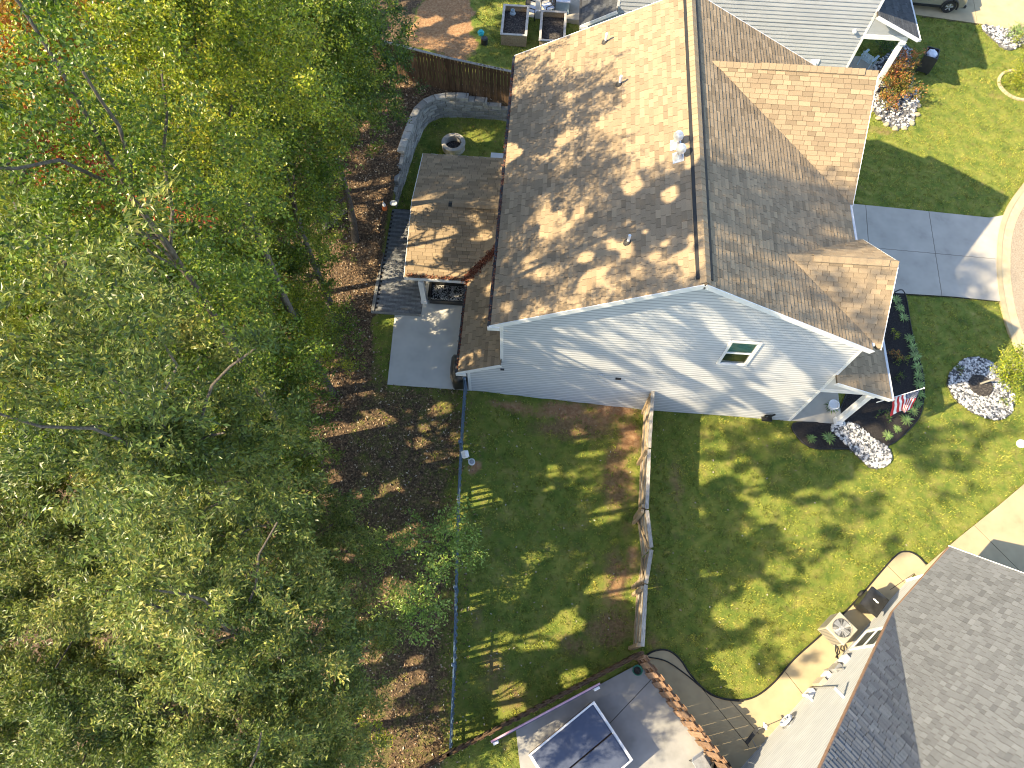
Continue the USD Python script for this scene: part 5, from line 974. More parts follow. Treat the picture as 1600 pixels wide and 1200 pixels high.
for side in (0, 1):
    def sy(z, out): y = .02 + tuck(z) - out; return y if side == 0 else W_ - y
    for poly in (((.22, 1.12), (.12, 1.46), (-.55, 1.55), (-.62, 1.1)), ((-.7, 1.1), (-.63, 1.55), (-1.5, 1.54), (-2.1, 1.12))):
        m = MB(); a = [(x, sy(z, .012), z) for x, z in poly]; m.add(a + [(x, y + (.01 if side == 0 else -.01), z) for x, y, z in a], [[0, 1, 2, 3], [4, 7, 6, 5]]); m.build('side_window', 'car_glass', CAR)
    for x in (0, -2.65):
        yc = .1 if side == 0 else W_ - .1
        m = MB(); m.lathe((x, yc, .35), [(.21, -.1), (.33, -.1), (.35, -.06), (.35, .06), (.33, .1), (.21, .1)], 28, axis=(0, -1 if side == 0 else 1, 0)); w_ = m.build('wheel', 'rubber_black', CAR, smooth=35)
        m = MB(); m.lathe((x, yc, .35), [(.0, .075), (.05, .08), (.06, .06), (.2, .05), (.215, .1)], 28, axis=(0, -1 if side == 0 else 1, 0)); m.build('rim', 'metal_dark', w_, smooth=35)
        m = MB()
        for k in range(5):
            a = 2 * math.pi * k / 5 + .3; yo = yc + (-.098 if side == 0 else .098); m.bar((x + .04 * math.cos(a), yo, .35 + .04 * math.sin(a)), (x + .2 * math.cos(a), yo, .35 + .2 * math.sin(a)), .05, .02, up=(0, 1, 0))
        m.build('spoke', 'metal_vent', w_)
        m = MB(); m.tube([(x + .42 * math.cos(a), (.0 if side == 0 else W_), .35 + .42 * math.sin(a)) for a in np.linspace(-.2, math.pi + .2, 20)], .05, 6); m.build('wheel_arch', 'plastic_black', CAR, smooth=True)
    m = MB(); m.box((-2.25, -.01 if side == 0 else W_ - .02, .28), (-.42, .02 if side == 0 else W_ + .01, .42), ch=.008); m.build('sill', 'plastic_black', CAR)
m = MB(); m.box((.3, .05, .3), (.86, W_ - .05, .5), ch=.04); m.build('bumper', 'plastic_black', CAR)
for y in (.08, W_ - .3): m = MB(); m.box((.66, y, .86), (.80, y + .22, 1.0), ch=.03); m.build('tail_light', 'light_red', CAR)
m = MB(); m.add([(.46, .3, 1.1), (.46, W_ - .3, 1.1), (.335, W_ - .36, 1.48), (.335, .36, 1.48)], [[0, 1, 2, 3]]); m.build('rear_window', 'car_glass', CAR)

# ------------------------------------------------------------------ flag
f0, f1 = np.array([12.75, 10.72, 2.7]), np.array([14.42, 11.3, 2.95]); FG = thing('flag', 'red white and blue striped flag hanging from a pole at the front porch', 'flag')
m = MB(); m.tube([f0, f1], .016, 8); m.lathe(f1, [(.0, -.03), (.03, -.02), (.03, .02), (0, .03)], 10); m.build('pole', 'plastic_white', FG, smooth=35)
fd = (f1 - f0) / np.linalg.norm(f1 - f0); hoist = 1.0; fly = 1.5; h0 = f1 - fd * (hoist + .12)
def cloth(s, t):
    """s along the pole (0 lower end, 1 tip), t down the fly."""
    p = h0 + fd * hoist * s * (1 - .12 * t) - np.array([0, 0, 1.0]) * fly * t * .88; side = np.array([-.55, -.8, 0])
    return p + np.array([.52, -.16, 0]) * t + side * (.09 * math.sin(s * 7 + t * 3) * (.25 + t) + .05 * math.sin(t * 9 + s * 2)) + fd * .1 * t * math.sin(s * 5)
for k in range(13):
    a, b = k / 13, (k + 1) / 13; t0 = .4 if k >= 6 else 0.0; ts = np.linspace(t0, 1, 20); v = []
    for t in ts: v += [cloth(a, t), cloth(b, t)]
    m = MB(); m.add(v, [[2 * i, 2 * i + 1, 2 * i + 3, 2 * i + 2] for i in range(19)]); m.build('red_stripe' if k % 2 == 0 else 'white_stripe', 'flag_red' if k % 2 == 0 else 'flag_white', FG, smooth=True)
ns, nt = 14, 12; v = [cloth(6 / 13 + 7 / 13 * i / (ns - 1), .4 * j / (nt - 1)) for j in range(nt) for i in range(ns)]
m = MB(); m.add(v, [[j * ns + i, j * ns + i + 1, (j + 1) * ns + i + 1, (j + 1) * ns + i] for j in range(nt - 1) for i in range(ns - 1)]); m.build('canton', 'flag_blue', FG, smooth=True)
m = MB()
for r in range(9):
    for c in range(6 if r % 2 == 0 else 5):
        s = 6 / 13 + 7 / 13 * (r + 1) / 10; t = .4 * (2 * c + (1 if r % 2 == 0 else 2)) / 12
        for sg in (1, -1):
            o = cloth(s, t); e1_ = cloth(s + .01, t) - o; e2_ = cloth(s, t + .01) - o; e1_ /= np.linalg.norm(e1_); e2_ /= np.linalg.norm(e2_); nn = np.cross(e1_, e2_) * sg * .006
            pts = [o + nn + (e1_ * math.cos(a) + e2_ * math.sin(a)) * (.026 if i % 2 == 0 else .011) for i, a in enumerate(np.arange(10) * math.pi / 5)]
            m.add([o + nn] + pts, [[0, i + 1, (i + 1) % 10 + 1] for i in range(10)])
m.build('star', 'flag_white', FG, kind='stuff')
p = at(1594, 694, 0); m = MB(); m.lathe(p, [(.16, -.05), (.17, .1), (.12, .16), (0, .17)], 16); m.build('utility_cap', 'plastic_white', smooth=40, label='white rounded utility cap in the lawn at the right edge', cat='utility cap')

# ------------------------------------------------------------------ planting beds, gravel and plants
import scipy.spatial
_rng = np.random.default_rng(41)
def scatter(poly, n, rng):
    poly = np.asarray(poly)[:, :2]; lo, hi = poly.min(0), poly.max(0); p = rng.uniform(lo, hi, (int(n * 3) + 50, 2)); p = p[inside(poly, p[:, 0], p[:, 1])]; return p[:n]
def bed(name, poly, mat, top=.035, **kw):
    poly = np.asarray(poly)[:, :2]; NO_GRASS.append(poly); h = lambda x, y: float(gz(x, y)) + top
    m = MB(); m.prism(poly, lambda x, y: h(x, y) - .3, h); m.build(name, mat, kind='structure'); return poly
_sv = trimesh.creation.icosphere(0).vertices; _sf = trimesh.creation.icosphere(0).faces
def pebbles(poly, n, size, mat='gravel', top=.03, hole=None):
    p = scatter(poly, n, _rng)
    if hole is not None: p = p[~inside(hole, p[:, 0], p[:, 1])]
    k = len(p); s = size * _rng.uniform(.55, 1.3, (k, 1, 3)) * (1, 1, .6); a = _rng.uniform(0, 6.28, k); c, sn = np.cos(a), np.sin(a)
    v = _sv[None] * s * (1 + .25 * _rng.uniform(-1, 1, (k, len(_sv), 1))); v = np.stack([v[..., 0] * c[:, None] - v[..., 1] * sn[:, None], v[..., 0] * sn[:, None] + v[..., 1] * c[:, None], v[..., 2]], -1)
    v += np.c_[p, gz(p[:, 0], p[:, 1]) + top + _rng.uniform(0, .015, k)][:, None]; f = _sf[None] + (np.arange(k) * len(_sv))[:, None, None]
    m = MB(); m.add(v.reshape(-1, 3), f.reshape(-1, 3), np.repeat(_rng.uniform(size=k), len(_sv))); m.build('gravel', mat, kind='stuff', label='loose pale gravel stones')
fb = bed('front_mulch_bed', smooth_path(A2((1398, 457), (1413, 459), (1424, 520), (1440, 580), (1443, 612), (1437, 648), (1418, 673), (1388, 696), (1345, 701), (1300, 702), (1272, 701), (1250, 688), (1239, 662), (1300, 655), (1330, 600), (1378, 540), (1386, 470)), 4, True), 'mulch')
g1 = bed('gravel_path', smooth_path(A2((1297, 668), (1322, 660), (1342, 668), (1362, 685), (1385, 700), (1391, 713), (1385, 727), (1366, 732), (1354, 727), (1335, 708), (1310, 683)), 5, True), 'gravel_bed', .045)
g2 = bed('gravel_island', smooth_path(A2((1480, 598), (1492, 575), (1517, 559), (1547, 567), (1570, 595), (1583, 622), (1578, 645), (1560, 656), (1527, 648), (1495, 626)), 5, True), 'gravel_bed', .04)
g3_ = bed('gravel_border', smooth_path(A2((1398, 76), (1422, 76), (1424, 118), (1433, 145), (1431, 177), (1420, 198), (1396, 200), (1372, 182), (1356, 160), (1352, 118)), 4, True), 'gravel_bed')
g4 = bed('gravel_strip', smooth_path(A2((1534, 42), (1562, 44), (1600, 56), (1604, 64), (1577, 79), (1552, 62)), 4, True), 'gravel_bed')
tc = at(1530, 604)[:2]; mc = np.array([(tc[0] + .47 * math.cos(a), tc[1] + .47 * math.sin(a)) for a in np.linspace(0, 2 * math.pi, 24, endpoint=False)])
for g, n in ((g1, 900), (g2, 2200), (g3_, 1050), (g4, 450)): pebbles(g, n, .07, top=.06, hole=mc if g is g2 else None)
m = MB(); m.prism(mc, -.1, .15); m.build('tree_mulch_ring', 'soil', kind='structure')
def chips(poly, n, mat, nm, lab, size=.05, top=.05):
    p = scatter(poly, n, _rng); k = len(p); c = np.c_[p, gz(p[:, 0], p[:, 1]) + top]; t = _rng.normal(0, 1, (k, 3)) * (1, 1, .35); nn = _rng.normal(0, .45, (k, 3)) + (0, 0, 1); v, f = kites(c, t, nn, size * _rng.uniform(.6, 1.5, k), size * .4 * _rng.uniform(.6, 1.4, k)); m = MB(); m.add(v, f, leaf_tone(len(v))); m.build(nm, mat, kind='stuff', label=lab)
_lt = np.random.default_rng(55)
def leaf_tone(nv, k=4): return np.repeat(_lt.uniform(size=nv // k), k)
def kites(c, t, n, L, W, fold=.15):
    """One folded leaf per row: base c, along t, facing n."""
    t = t / (np.linalg.norm(t, axis=1, keepdims=True) + 1e-9); n = n - (n * t).sum(1, keepdims=True) * t; n /= np.linalg.norm(n, axis=1, keepdims=True) + 1e-9; s = np.cross(n, t); L = np.asarray(L)[:, None]; W = np.asarray(W)[:, None]
    v = np.stack([c, c + t * L * .45 + s * W / 2 + n * W * fold, c + t * L - n * L * .08, c + t * L * .45 - s * W / 2 + n * W * fold], 1); b = (np.arange(len(c)) * 4)[:, None]
    return v.reshape(-1, 3), np.vstack([b + [0, 2, 1], b + [0, 3, 2]])
chips(fb, 5200, 'mulch_chip', 'mulch_chips', 'dark shredded mulch in the front bed')
for nm, pth, lab in (('bed_edging', fb, 'black edging round the front mulch bed'), ('island_edging', g2, 'black edging round the oval gravel island')):
    e = resample(np.vstack([pth, pth[:1]]), .12); ok = ~inside(g1, e[:, 0], e[:, 1]); m = MB()
    for run in np.split(np.arange(len(e)), np.nonzero(np.diff(ok.astype(int)))[0] + 1):
        if ok[run[0]] and len(run) > 2: m.tube(np.c_[e[run], gz(e[run, 0], e[run, 1]) + .05], .028, 6, cap=False)
    m.build(nm, 'edging_black', smooth=True, label=lab, cat='edging')
# curved edging stones at the right
sc = at(1592, 134)[:2]; ES = thing('stone_edging', 'pale stone ring around the yellow shrub at the upper right edge', 'stone edging')
for k in range(22):
    a = math.pi * .45 + k * .2; c = sc + np.array([1.0 * math.cos(a), 1.0 * math.sin(a)]); z = float(gz(*c)); M = lambda v, c=c, a=a, z=z: np.c_[c[0] + v[:, 0] * -math.sin(a) + v[:, 1] * math.cos(a), c[1] + v[:, 0] * math.cos(a) + v[:, 1] * math.sin(a), z + v[:, 2]]
    m = MB(); m.box((-.09, -.07, -.05), (.09, .07, .1), M, ch=.02, tone=float(_rng.uniform())); m.build('stone', 'concrete_warm', ES)
for k in range(9):
    q = at(*[(1372, 186), (1384, 196), (1398, 202), (1412, 201), (1424, 194), (1432, 180), (1434, 166), (1433, 152), (1362, 172)][k]); s_ = trimesh.creation.icosphere(1); m = MB(); v = s_.vertices * _rng.uniform(.1, .17, 3) * (1, 1, .7); m.add(v * (1 + .2 * _rng.uniform(-1, 1, (len(v), 1))) + q + (0, 0, .05), s_.faces); m.build('edging_stone', 'concrete_warm', smooth=True, label=f'pale stone round the gravel under the red shrub, {["beside the roof edge", "second from the roof edge", "third from the roof edge", "fourth from the roof edge", "fifth from the roof edge", "sixth from the roof edge", "seventh from the roof edge", "last and farthest up", "half under the roof edge"][k]}', cat='stone', group='rounded stones edging the gravel border')
# spiky plants
SP = [(1399, 469), (1405, 482), (1411, 497), (1420, 530), (1425, 543), (1429, 557), (1432, 574), (1434, 588), (1435, 602), (1436, 617), (1432, 631), (1425, 643), (1415, 657), (1401, 671), (1386, 681), (1294, 685), (1267, 686)]
ORD = ['nearest the driveway', 'second from the driveway', 'third from the driveway', 'fourth from the driveway', 'fifth from the driveway', 'sixth from the driveway', 'seventh from the driveway', 'eighth from the driveway', 'just above the tip of the flag pole', 'at the tip of the flag pole', 'right of the flag', 'below and right of the flag', 'third before the gravel path', 'second before the gravel path', 'right beside the gravel path', 'left of the gravel path, nearer to it', 'left of the gravel path, farther from it']
def spiky(path, n, L, rng, mat='leaf_spike'):
    v = []; f = []
    for k in range(n):
        a = 2 * math.pi * k / n + rng.uniform(-.2, .2); l = L * rng.uniform(.7, 1.15); lift = rng.uniform(.25, .9); w = .022; d = np.array([math.cos(a), math.sin(a), 0]); s = np.array([-d[1], d[0], 0]); b = len(v)
        for t, ww in ((0, .7), (.35, 1), (.7, .7), (1, .05)):
            c = d * l * t * (1 - .1 * t) + np.array([0, 0, .03 + l * lift * t * (1.25 - t)]); v += [c - s * w * ww, c + s * w * ww]
        f += [[b + 2 * i, b + 2 * i + 1, b + 2 * i + 3, b + 2 * i + 2] for i in range(3)]
    m = MB(); m.add(v, f, np.repeat(rng.uniform(size=n), 8)); return m.build('leaves', mat, path)
src = None
for (px, py), w in zip(SP, ORD):
    p = at(px, py, .03); lab = f'spiky green plant in the dark mulch, {w}'; g = 'spiky plants along the front bed'
    if src is None: src = thing('spiky_plant', lab, 'plant', p, 0, g); spiky(src, 26, .3, _rng)
    else: s = float(_rng.uniform(.75, 1.15)); copy_of(src, 'spiky_plant', lab, 'plant', p, float(_rng.uniform(0, 6)), g, (s, s, s))

def foliage(crowns, n_cl, n_leaf, L, W, rng, twig=.55, shell=.55, up=.9, droop=0.0, rough=.45, spread=.16):
    """Leaf sprays through ellipsoids: (vertices, faces, cluster centres)."""
    C, T, N, CL = [], [], [], []
    for (c, rh, rv), n in zip(crowns, n_cl):
        d = rng.normal(size=(n, 3)); d /= np.linalg.norm(d, axis=1, keepdims=True); r = rng.uniform(0, 1, n) ** shell * (1 - rough + 2 * rough * meshkit.noise(d * 2.3 + c * .37, 7))
        cl = c + d * r[:, None] * (rh, rh, rv); out = d * (1, 1, .55) + rng.normal(0, .35, (n, 3)) + (0, 0, .35); out /= np.linalg.norm(out, axis=1, keepdims=True); CL.append(cl)
        nt = 4; tw = out[:, None] + rng.normal(0, .75, (n, nt, 3)); tw /= np.linalg.norm(tw, axis=2, keepdims=True); k = max(1, n_leaf // nt)
        t = rng.uniform(.05, 1, (n, nt, k)); tl = twig * rng.uniform(.7, 1.4, (n, nt, 1))
        pos = cl[:, None, None] + tw[:, :, None] * (t * tl)[..., None] + rng.normal(0, spread * .45, (n, nt, k, 3)) - np.array([0, 0, 1.0]) * (droop * t * t)[..., None]
        ax = tw[:, :, None] * .8 + rng.normal(0, .7, (n, nt, k, 3)) - np.array([0, 0, droop]); nm = rng.normal(0, .55, (n, nt, k, 3)) + (0, 0, up)
        C.append(pos.reshape(-1, 3)); T.append(ax.reshape(-1, 3)); N.append(nm.reshape(-1, 3))
    C, T, N = map(np.vstack, (C, T, N)); k = len(C); v, f = kites(C, T, N, L * rng.uniform(.65, 1.3, k), W * rng.uniform(.65, 1.3, k)); return v, f, np.vstack(CL)
_gu = np.array([-SUN[1], SUN[0], 0]); _gu /= np.linalg.norm(_gu); _gv = np.cross(SUN, _gu)
def cut_sun_gaps(v, cut):
    """Adds sun-aligned gaps, half a metre to a metre wide, to let dapples through."""
    if not cut: return v, np.vstack([(np.arange(len(v) // 4) * 4)[:, None] + q for q in ([0, 2, 1], [0, 3, 2])])
    w = v.reshape(-1, 4, 3); c = w[:, 0]; g = np.stack([c @ _gu, c @ _gv, 0 * c[:, 0]], 1); keep = .7 * meshkit.noise(g * 1.15, 31) + .3 * meshkit.noise(g * 2.9, 32) < cut
    w = w[keep].reshape(-1, 3); return w, np.vstack([(np.arange(len(w) // 4) * 4)[:, None] + q for q in ([0, 2, 1], [0, 3, 2])])
def tree(name, label, cat, crowns, mat, seed, L=.12, W=.068, dens=1.9, n_leaf=110, group=None, base=None, extra=None, trunk_r=.16, bark='bark', limbs=18, cut=None, **kw):
    rng = np.random.default_rng(seed); c0, rh0, rv0 = crowns[0]; bx, by = (c0[0] + rng.uniform(-.4, .4), c0[1] + rng.uniform(-.3, .5)) if base is None else base; bz = float(gz(bx, by))
    T = thing(name, label, cat, (0, 0, 0), group=group)
    n_cl = [max(6, int(dens * 4.19 * rh * rh * rv * .62)) for c, rh, rv in crowns]; v, f, cl = foliage(crowns, n_cl, n_leaf, L, W, rng, **kw)
    v, f = cut_sun_gaps(v, cut); m = MB(); m.add(v, f, leaf_tone(len(v))); m.build('crown', mat, T)
    if extra:
        for mt, (c, rh, rv), nl in extra:
            v, f, c2 = foliage([(np.asarray(c), rh, rv)], [nl], 80, L, W, rng, **kw); m = MB(); m.add(v, f, leaf_tone(len(v))); m.build('autumn_leaves', mt, T)
    top = c0[2] + rv0 * .15; n = 8; tp = np.array([[bx + (c0[0] - bx) * t + .12 * math.sin(t * 5 + seed), by + (c0[1] - by) * t + .12 * math.cos(t * 4 + seed), bz - .2 + (top - bz) * t] for t in np.linspace(0, 1, n)])
    m = MB(); m.tube(tp, np.linspace(trunk_r, trunk_r * .25, n), 9); m.build('trunk', bark, T, smooth=True)
    m = MB(); hz = tp[:, 2]
    for k in rng.choice(len(cl), min(limbs, len(cl)), replace=False):
        e = cl[k]; z0 = min(max(bz + .3 * (top - bz), e[2] - abs(rng.normal(1.2, .5)) - .35 * np.hypot(*(e[:2] - c0[:2]))), top - .2); s = np.array([np.interp(z0, hz, tp[:, 0]), np.interp(z0, hz, tp[:, 1]), z0]); r0 = trunk_r * .2
        mid = (s + e) / 2 + (0, 0, .25 * np.linalg.norm(e - s) * .4) + rng.normal(0, .12, 3); m.tube([s, (s + mid) / 2 + rng.normal(0, .05, 3), mid, (mid + e) / 2 + rng.normal(0, .08, 3), e], np.linspace(r0, .018, 5), 6)
    m.build('limb', bark, T, smooth=True); return T
def cr(px, py, z, rh, rv): return (at(px, py, z, False), rh, rv)

# the woods, one tree at a time (photo position of the crown's middle, its height, half-width and half-height)
GW = 'trees of the woods'
OAKL = dict(L=.085, W=.052, n_leaf=175); TALL = dict(L=.07, W=.044, n_leaf=200); BIG = dict(L=.15, W=.08, n_leaf=120); WIL = dict(L=.105, W=.036, n_leaf=300, droop=.1)
def el(x, y, top, rh, rv): return (np.array([x, y, top - rv]), rh, rv)
TREES = [
 ('oak_tree', 'dark green oak overhanging the left end of the board fence', [el(-7.8, 21.5, 13.0, 2.5, 4.2), el(-6.7, 21.0, 9.5, 1.4, 3)], 'leaf_dark', OAKL, None),
 ('oak_tree', 'dark green oak nearest the curved block wall', [el(-6.6, 16.8, 15.8, 2.1, 4.4), el(-8.2, 15.8, 8.5, 1.2, 3)], 'leaf_green', OAKL, [('leaf_yellow', el(-6.8, 16.4, 16.0, 1.1, .8), 30)]),
 ('oak_tree', 'green oak with pale yellow tips above the pale fallen log', [el(-6.9, 13.2, 16.5, 1.8, 4.5), el(-8.3, 13.0, 10.5, 1.5, 4.4)], 'leaf_green', OAKL, [('leaf_yellow', el(-7.1, 13.0, 16.8, 1.2, 1.0), 60)]),
 ('maple_tree', 'tallest yellow green maple in the upper middle of the woods', [el(-6.5, 10.2, 22.8, 2.3, 5.0), el(-7.9, 10.4, 9.5, 1.5, 3.8)], 'leaf_yellow', TALL, [('leaf_orange', cr(25, 60, 15.4, 1.0, 1.0), 190), ('leaf_orange', cr(120, 30, 15.2, .7, .7), 60), ('leaf_orange', cr(260, 60, 14.8, .6, .6), 26)]),
 ('oak_tree', 'tall glossy green oak in the middle, left of the patio slab', [el(-6.2, 6.5, 22.2, 1.9, 5.4), el(-7.3, 7.2, 9.5, 1.6, 3.8)], 'leaf_green', TALL, None),
 ('willow_oak', 'tall feathery willow oak in the centre of the lower woods', [el(-5.8, 3.5, 20.2, 2.1, 6.0), el(-5.5, 4.2, 8.5, 1.4, 3.2)], 'leaf_willow', WIL, None),
 ('willow_oak', 'willow oak with pale tips left of the saplings on the blue fence', [el(-5.4, 1.0, 15, 2.1, 4.8), el(-4.4, 1.2, 7.5, 1.3, 2.8)], 'leaf_willow', WIL, None),
 ('willow_oak', 'willow oak cut by the bottom edge nearest the dark fence', [el(-5.2, -1.8, 13, 2.1, 4.5), el(-4.7, -1.6, 7, 1.3, 2.6)], 'leaf_willow', WIL, None),
 ('oak_tree', 'mid green oak at the top edge left of the pine straw', [el(-10.5, 25, 15, 2.8, 4.6)], 'leaf_green', OAKL, None),
 ('maple_tree', 'yellow green maple in the top centre of the woods', [el(-10.4, 18.5, 14.5, 2.5, 4.4)], 'leaf_yellow', OAKL, [('leaf_orange', el(-11.0, 19, 14.6, 1.2, .9), 40)]),
 ('maple_tree', 'yellow green maple carrying bright red sprays', [el(-10.4, 14.0, 14, 2.3, 4.2)], 'leaf_yellow', OAKL, [('leaf_red', cr(95, 235, 14.3, .6, .5), 34), ('leaf_red', cr(150, 285, 14.2, .5, .4), 26), ('leaf_red', cr(262, 322, 14.2, .32, .3), 14)]),
 ('sweetgum_tree', 'mid green tree below the red sprays', [el(-10.2, 10.2, 13.5, 2.3, 4.2)], 'leaf_green', OAKL, [('leaf_yellow', el(-10.3, 10, 13.6, 1.0, .8), 30)]),
 ('oak_tree', 'glossy dark oak left of the tall green oak', [el(-10, 6.3, 13, 2.3, 4.2)], 'leaf_green', OAKL, None),
 ('willow_oak', 'broad willow oak with bare twigs showing in the lower woods', [el(-9, 2.6, 12.5, 2.3, 4.2)], 'leaf_willow', WIL, None),
 ('willow_oak', 'willow oak at the bottom edge in the left of the woods', [el(-8.4, -.8, 11.8, 2.2, 4)], 'leaf_willow', WIL, None),
 ('maple_tree', 'golden maple at the top edge with an orange crown', [el(-14.5, 22, 14, 2.8, 4.6)], 'leaf_yellow', OAKL, [('leaf_orange', el(-15.2, 22.2, 14.2, 1.9, 1.6), 120)]),
 ('maple_tree', 'yellow and orange maple left of the red sprays', [el(-14.2, 16.5, 13.5, 2.6, 4.4)], 'leaf_yellow', OAKL, [('leaf_orange', el(-15.0, 17.4, 13.8, 1.7, 1.2), 130), ('leaf_red', el(-13.6, 15.4, 13.2, .9, .9), 40)]),
 ('broadleaf_tree', 'deep green broadleaf tree at the left edge, halfway down', [el(-14, 10.2, 13, 2.2, 4.2)], 'leaf_green', BIG, None),
 ('oak_tree', 'yellow green oak at the left edge below the broadleaf tree', [el(-13.4, 6.2, 12, 2.5, 4)], 'leaf_yellow', OAKL, None),
 ('willow_oak', 'yellowish sunlit willow oak at the lower left edge', [el(-12.3, 2.6, 11.5, 2.5, 3.8)], 'leaf_willow', WIL, None),
 ('maple_tree', 'orange red maple in the top left corner', [el(-18.5, 20.5, 13.8, 2.8, 4.4)], 'leaf_orange', OAKL, [('leaf_red', el(-18.6, 20.2, 14, .9, .6), 14)]),
 ('maple_tree', 'orange maple behind the golden one at the top left', [el(-18.5, 27, 14, 3, 4.6)], 'leaf_orange', OAKL, None),
 ('willow_oak', 'yellowish willow oak in the bottom left corner', [el(-11.8, -1.0, 11, 2.5, 4)], 'leaf_willow', WIL, None),
 ('oak_tree', 'olive oak at the left edge of the lower woods', [el(-16.2, 5.0, 10.5, 2.6, 4)], 'leaf_green', OAKL, None),
 ('oak_tree', 'rounded green oak nearest the patio slab, lower than its neighbours', [el(-8.2, 8.9, 11.8, 1.8, 4.8)], 'leaf_green', OAKL, [('leaf_yellow', el(-8.3, 8.9, 12.0, 1.2, .9), 40)]),
 ('oak_tree', 'green oak left of the bare leaf litter below the patio slab', [el(-8.0, 5.3, 11.0, 1.9, 4.6)], 'leaf_green', OAKL, None),
 ('maple_tree', 'gold and orange maple at the upper left edge', [el(-17.5, 16.0, 12.5, 2.4, 4.2)], 'leaf_yellow', OAKL, [('leaf_orange', el(-17.6, 16.2, 12.8, 1.3, 1.0), 40)]),
 ('oak_tree', 'green oak beyond the golden maple at the top edge', [el(-14.5, 29, 14.5, 3, 4.6)], 'leaf_green', OAKL, None),
 ('oak_tree', 'green oak beyond the board fence at the top edge', [el(-9.2, 30, 14.5, 2.8, 4.5)], 'leaf_green', OAKL, None),
]
for i, (nm, lab, crowns, mat, kw, extra) in enumerate(TREES):
    tree(nm, lab, 'tree', crowns, mat, 100 + i, group=GW, extra=extra, cut=.7 if i < 4 else .61, dens=5.2 if i == 4 else 4.4 if i in (5, 6, 7) else 6.4 if i in (1, 2, 3) else 5.3 if i < 12 else 4.9, base=(crowns[0][0][0] - (.9 if i < 8 else 0), crowns[0][0][1] + .2), **kw)
# pine with long needles and dark open branches
def pine(label, px, py, z, rh, h, seed):
    rng = np.random.default_rng(seed); c = at(px, py, z, False); T = thing('pine_tree', label, 'tree', (0, 0, 0), group=GW); bz = float(gz(c[0], c[1])); n = 8
    tp = np.array([[c[0] + .1 * math.sin(3 * t), c[1], bz - .2 + (h - bz) * t] for t in np.linspace(0, 1, n)]); m = MB(); m.tube(tp, np.linspace(.15, .012, n), 8); m.build('trunk', 'bark', T, smooth=True)
    br = MB(); C, TT, NN = [], [], []
    for k in range(34):
        zz = h - .25 - (h - z + 2.5) * (k / 34) ** .8; a = k * 2.4 + rng.uniform(-.3, .3); l = rh * (.25 + .85 * min(1, (h - zz) / 4)) * rng.uniform(.75, 1.1); s = np.array([np.interp(zz, tp[:, 2], tp[:, 0]), c[1], zz]); d = np.array([math.cos(a), math.sin(a), .25]); pts = [s + d * l * t + np.array([0, 0, .25 * l * t * t]) for t in np.linspace(0, 1, 5)]; br.tube(pts, np.linspace(.075, .016, 5), 5)
        for t in np.r_[.45, .6, .72, .82, .92, 1.0]:
            for _ in range(3):
                b = s + d * l * t + np.array([0, 0, .25 * l * t * t]); tw = d + rng.normal(0, .6, 3) + (0, 0, .3); tw /= np.linalg.norm(tw); q = rng.uniform(0, .4, 42)[:, None]; C.append(b + tw * q); TT.append(tw * .7 + rng.normal(0, .65, (42, 3))); NN.append(rng.normal(0, 1, (42, 3)) + (0, 0, .5))
    br.build('branch', 'bark', T, smooth=True); C, TT, NN = map(np.vstack, (C, TT, NN)); v, f = kites(C, TT, NN, .2 * rng.uniform(.7, 1.2, len(C)), np.full(len(C), .014), 0); m = MB(); m.add(v, f, leaf_tone(len(v))); m.build('needles', 'leaf_pine', T)
pine('pine with long needles and dark open branches at the left edge', 75, 340, 12.8, 1.9, 16.8, 7)
pine('smaller pine with pale needles right of the pine at the left edge', 170, 470, 12.0, 1.6, 15.6, 8)
pine('pine partly hidden below the deep green tree at the left edge', 30, 600, 10.0, 1.7, 12.6, 9)
# saplings over the leaf litter
GS = 'saplings over the leaf litter'
for i, (px, py, z, rh, rv, lab) in enumerate(((690, 850, 2.9, 1.3, 1.1, 'leafy sapling leaning over the middle of the blue picket fence'), (650, 940, 2.8, 1.2, 1.0, 'leafy sapling left of the lower part of the blue fence'), (612, 860, 2.0, .8, .9, 'small sapling between the woods and the blue fence'), (590, 1140, 1.0, .6, .5, 'low yellowish bush on the leaf litter near the dark fence'), (530, 520, 3.0, .8, 2.0, 'bushy young tree at the edge of the mulch beside the patio'), (505, 330, 3.0, .7, 2.0, 'shaded young tree right behind the fallen log'))):
    tree('sapling', lab, 'sapling', [cr(px, py, z, rh, rv)], 'leaf_yellow' if i == 3 else 'leaf_sapling' if i < 3 else 'leaf_green', 300 + i, L=.11, W=.045, dens=10 if i < 4 else 7, n_leaf=70, group=GS, trunk_r=.03, limbs=10, shell=.8, twig=.5)
# young street tree, shrubs
tp = at(1530, 604); tree('young_tree', 'young yellow green tree in the oval gravel island', 'tree', [(np.array([18.75, 12.75, 2.1]), .85, .85)], 'leaf_yellow', 401, L=.1, W=.045, dens=26, n_leaf=70, base=(tp[0], tp[1]), trunk_r=.05, bark='bark_pale', limbs=14, twig=.35)
p = at(1392, 138); tree('nandina_shrub', 'leafy red and green shrub in front of the neighbour porch', 'shrub', [(p + (0, 0, .9), 1.1, .85), (p + (-.2, -.7, .6), .95, .65)], 'leaf_shrub', 402, L=.13, W=.06, dens=16, n_leaf=60, base=(p[0], p[1]), trunk_r=.035, limbs=10, twig=.3)
p = at(1592, 132); tree('round_shrub', 'olive yellow shrub inside the stone ring', 'shrub', [(p + (0, 0, .5), .95, .6)], 'leaf_yellow', 403, L=.09, W=.04, dens=40, n_leaf=60, base=(p[0], p[1]), trunk_r=.03, limbs=8, twig=.25)
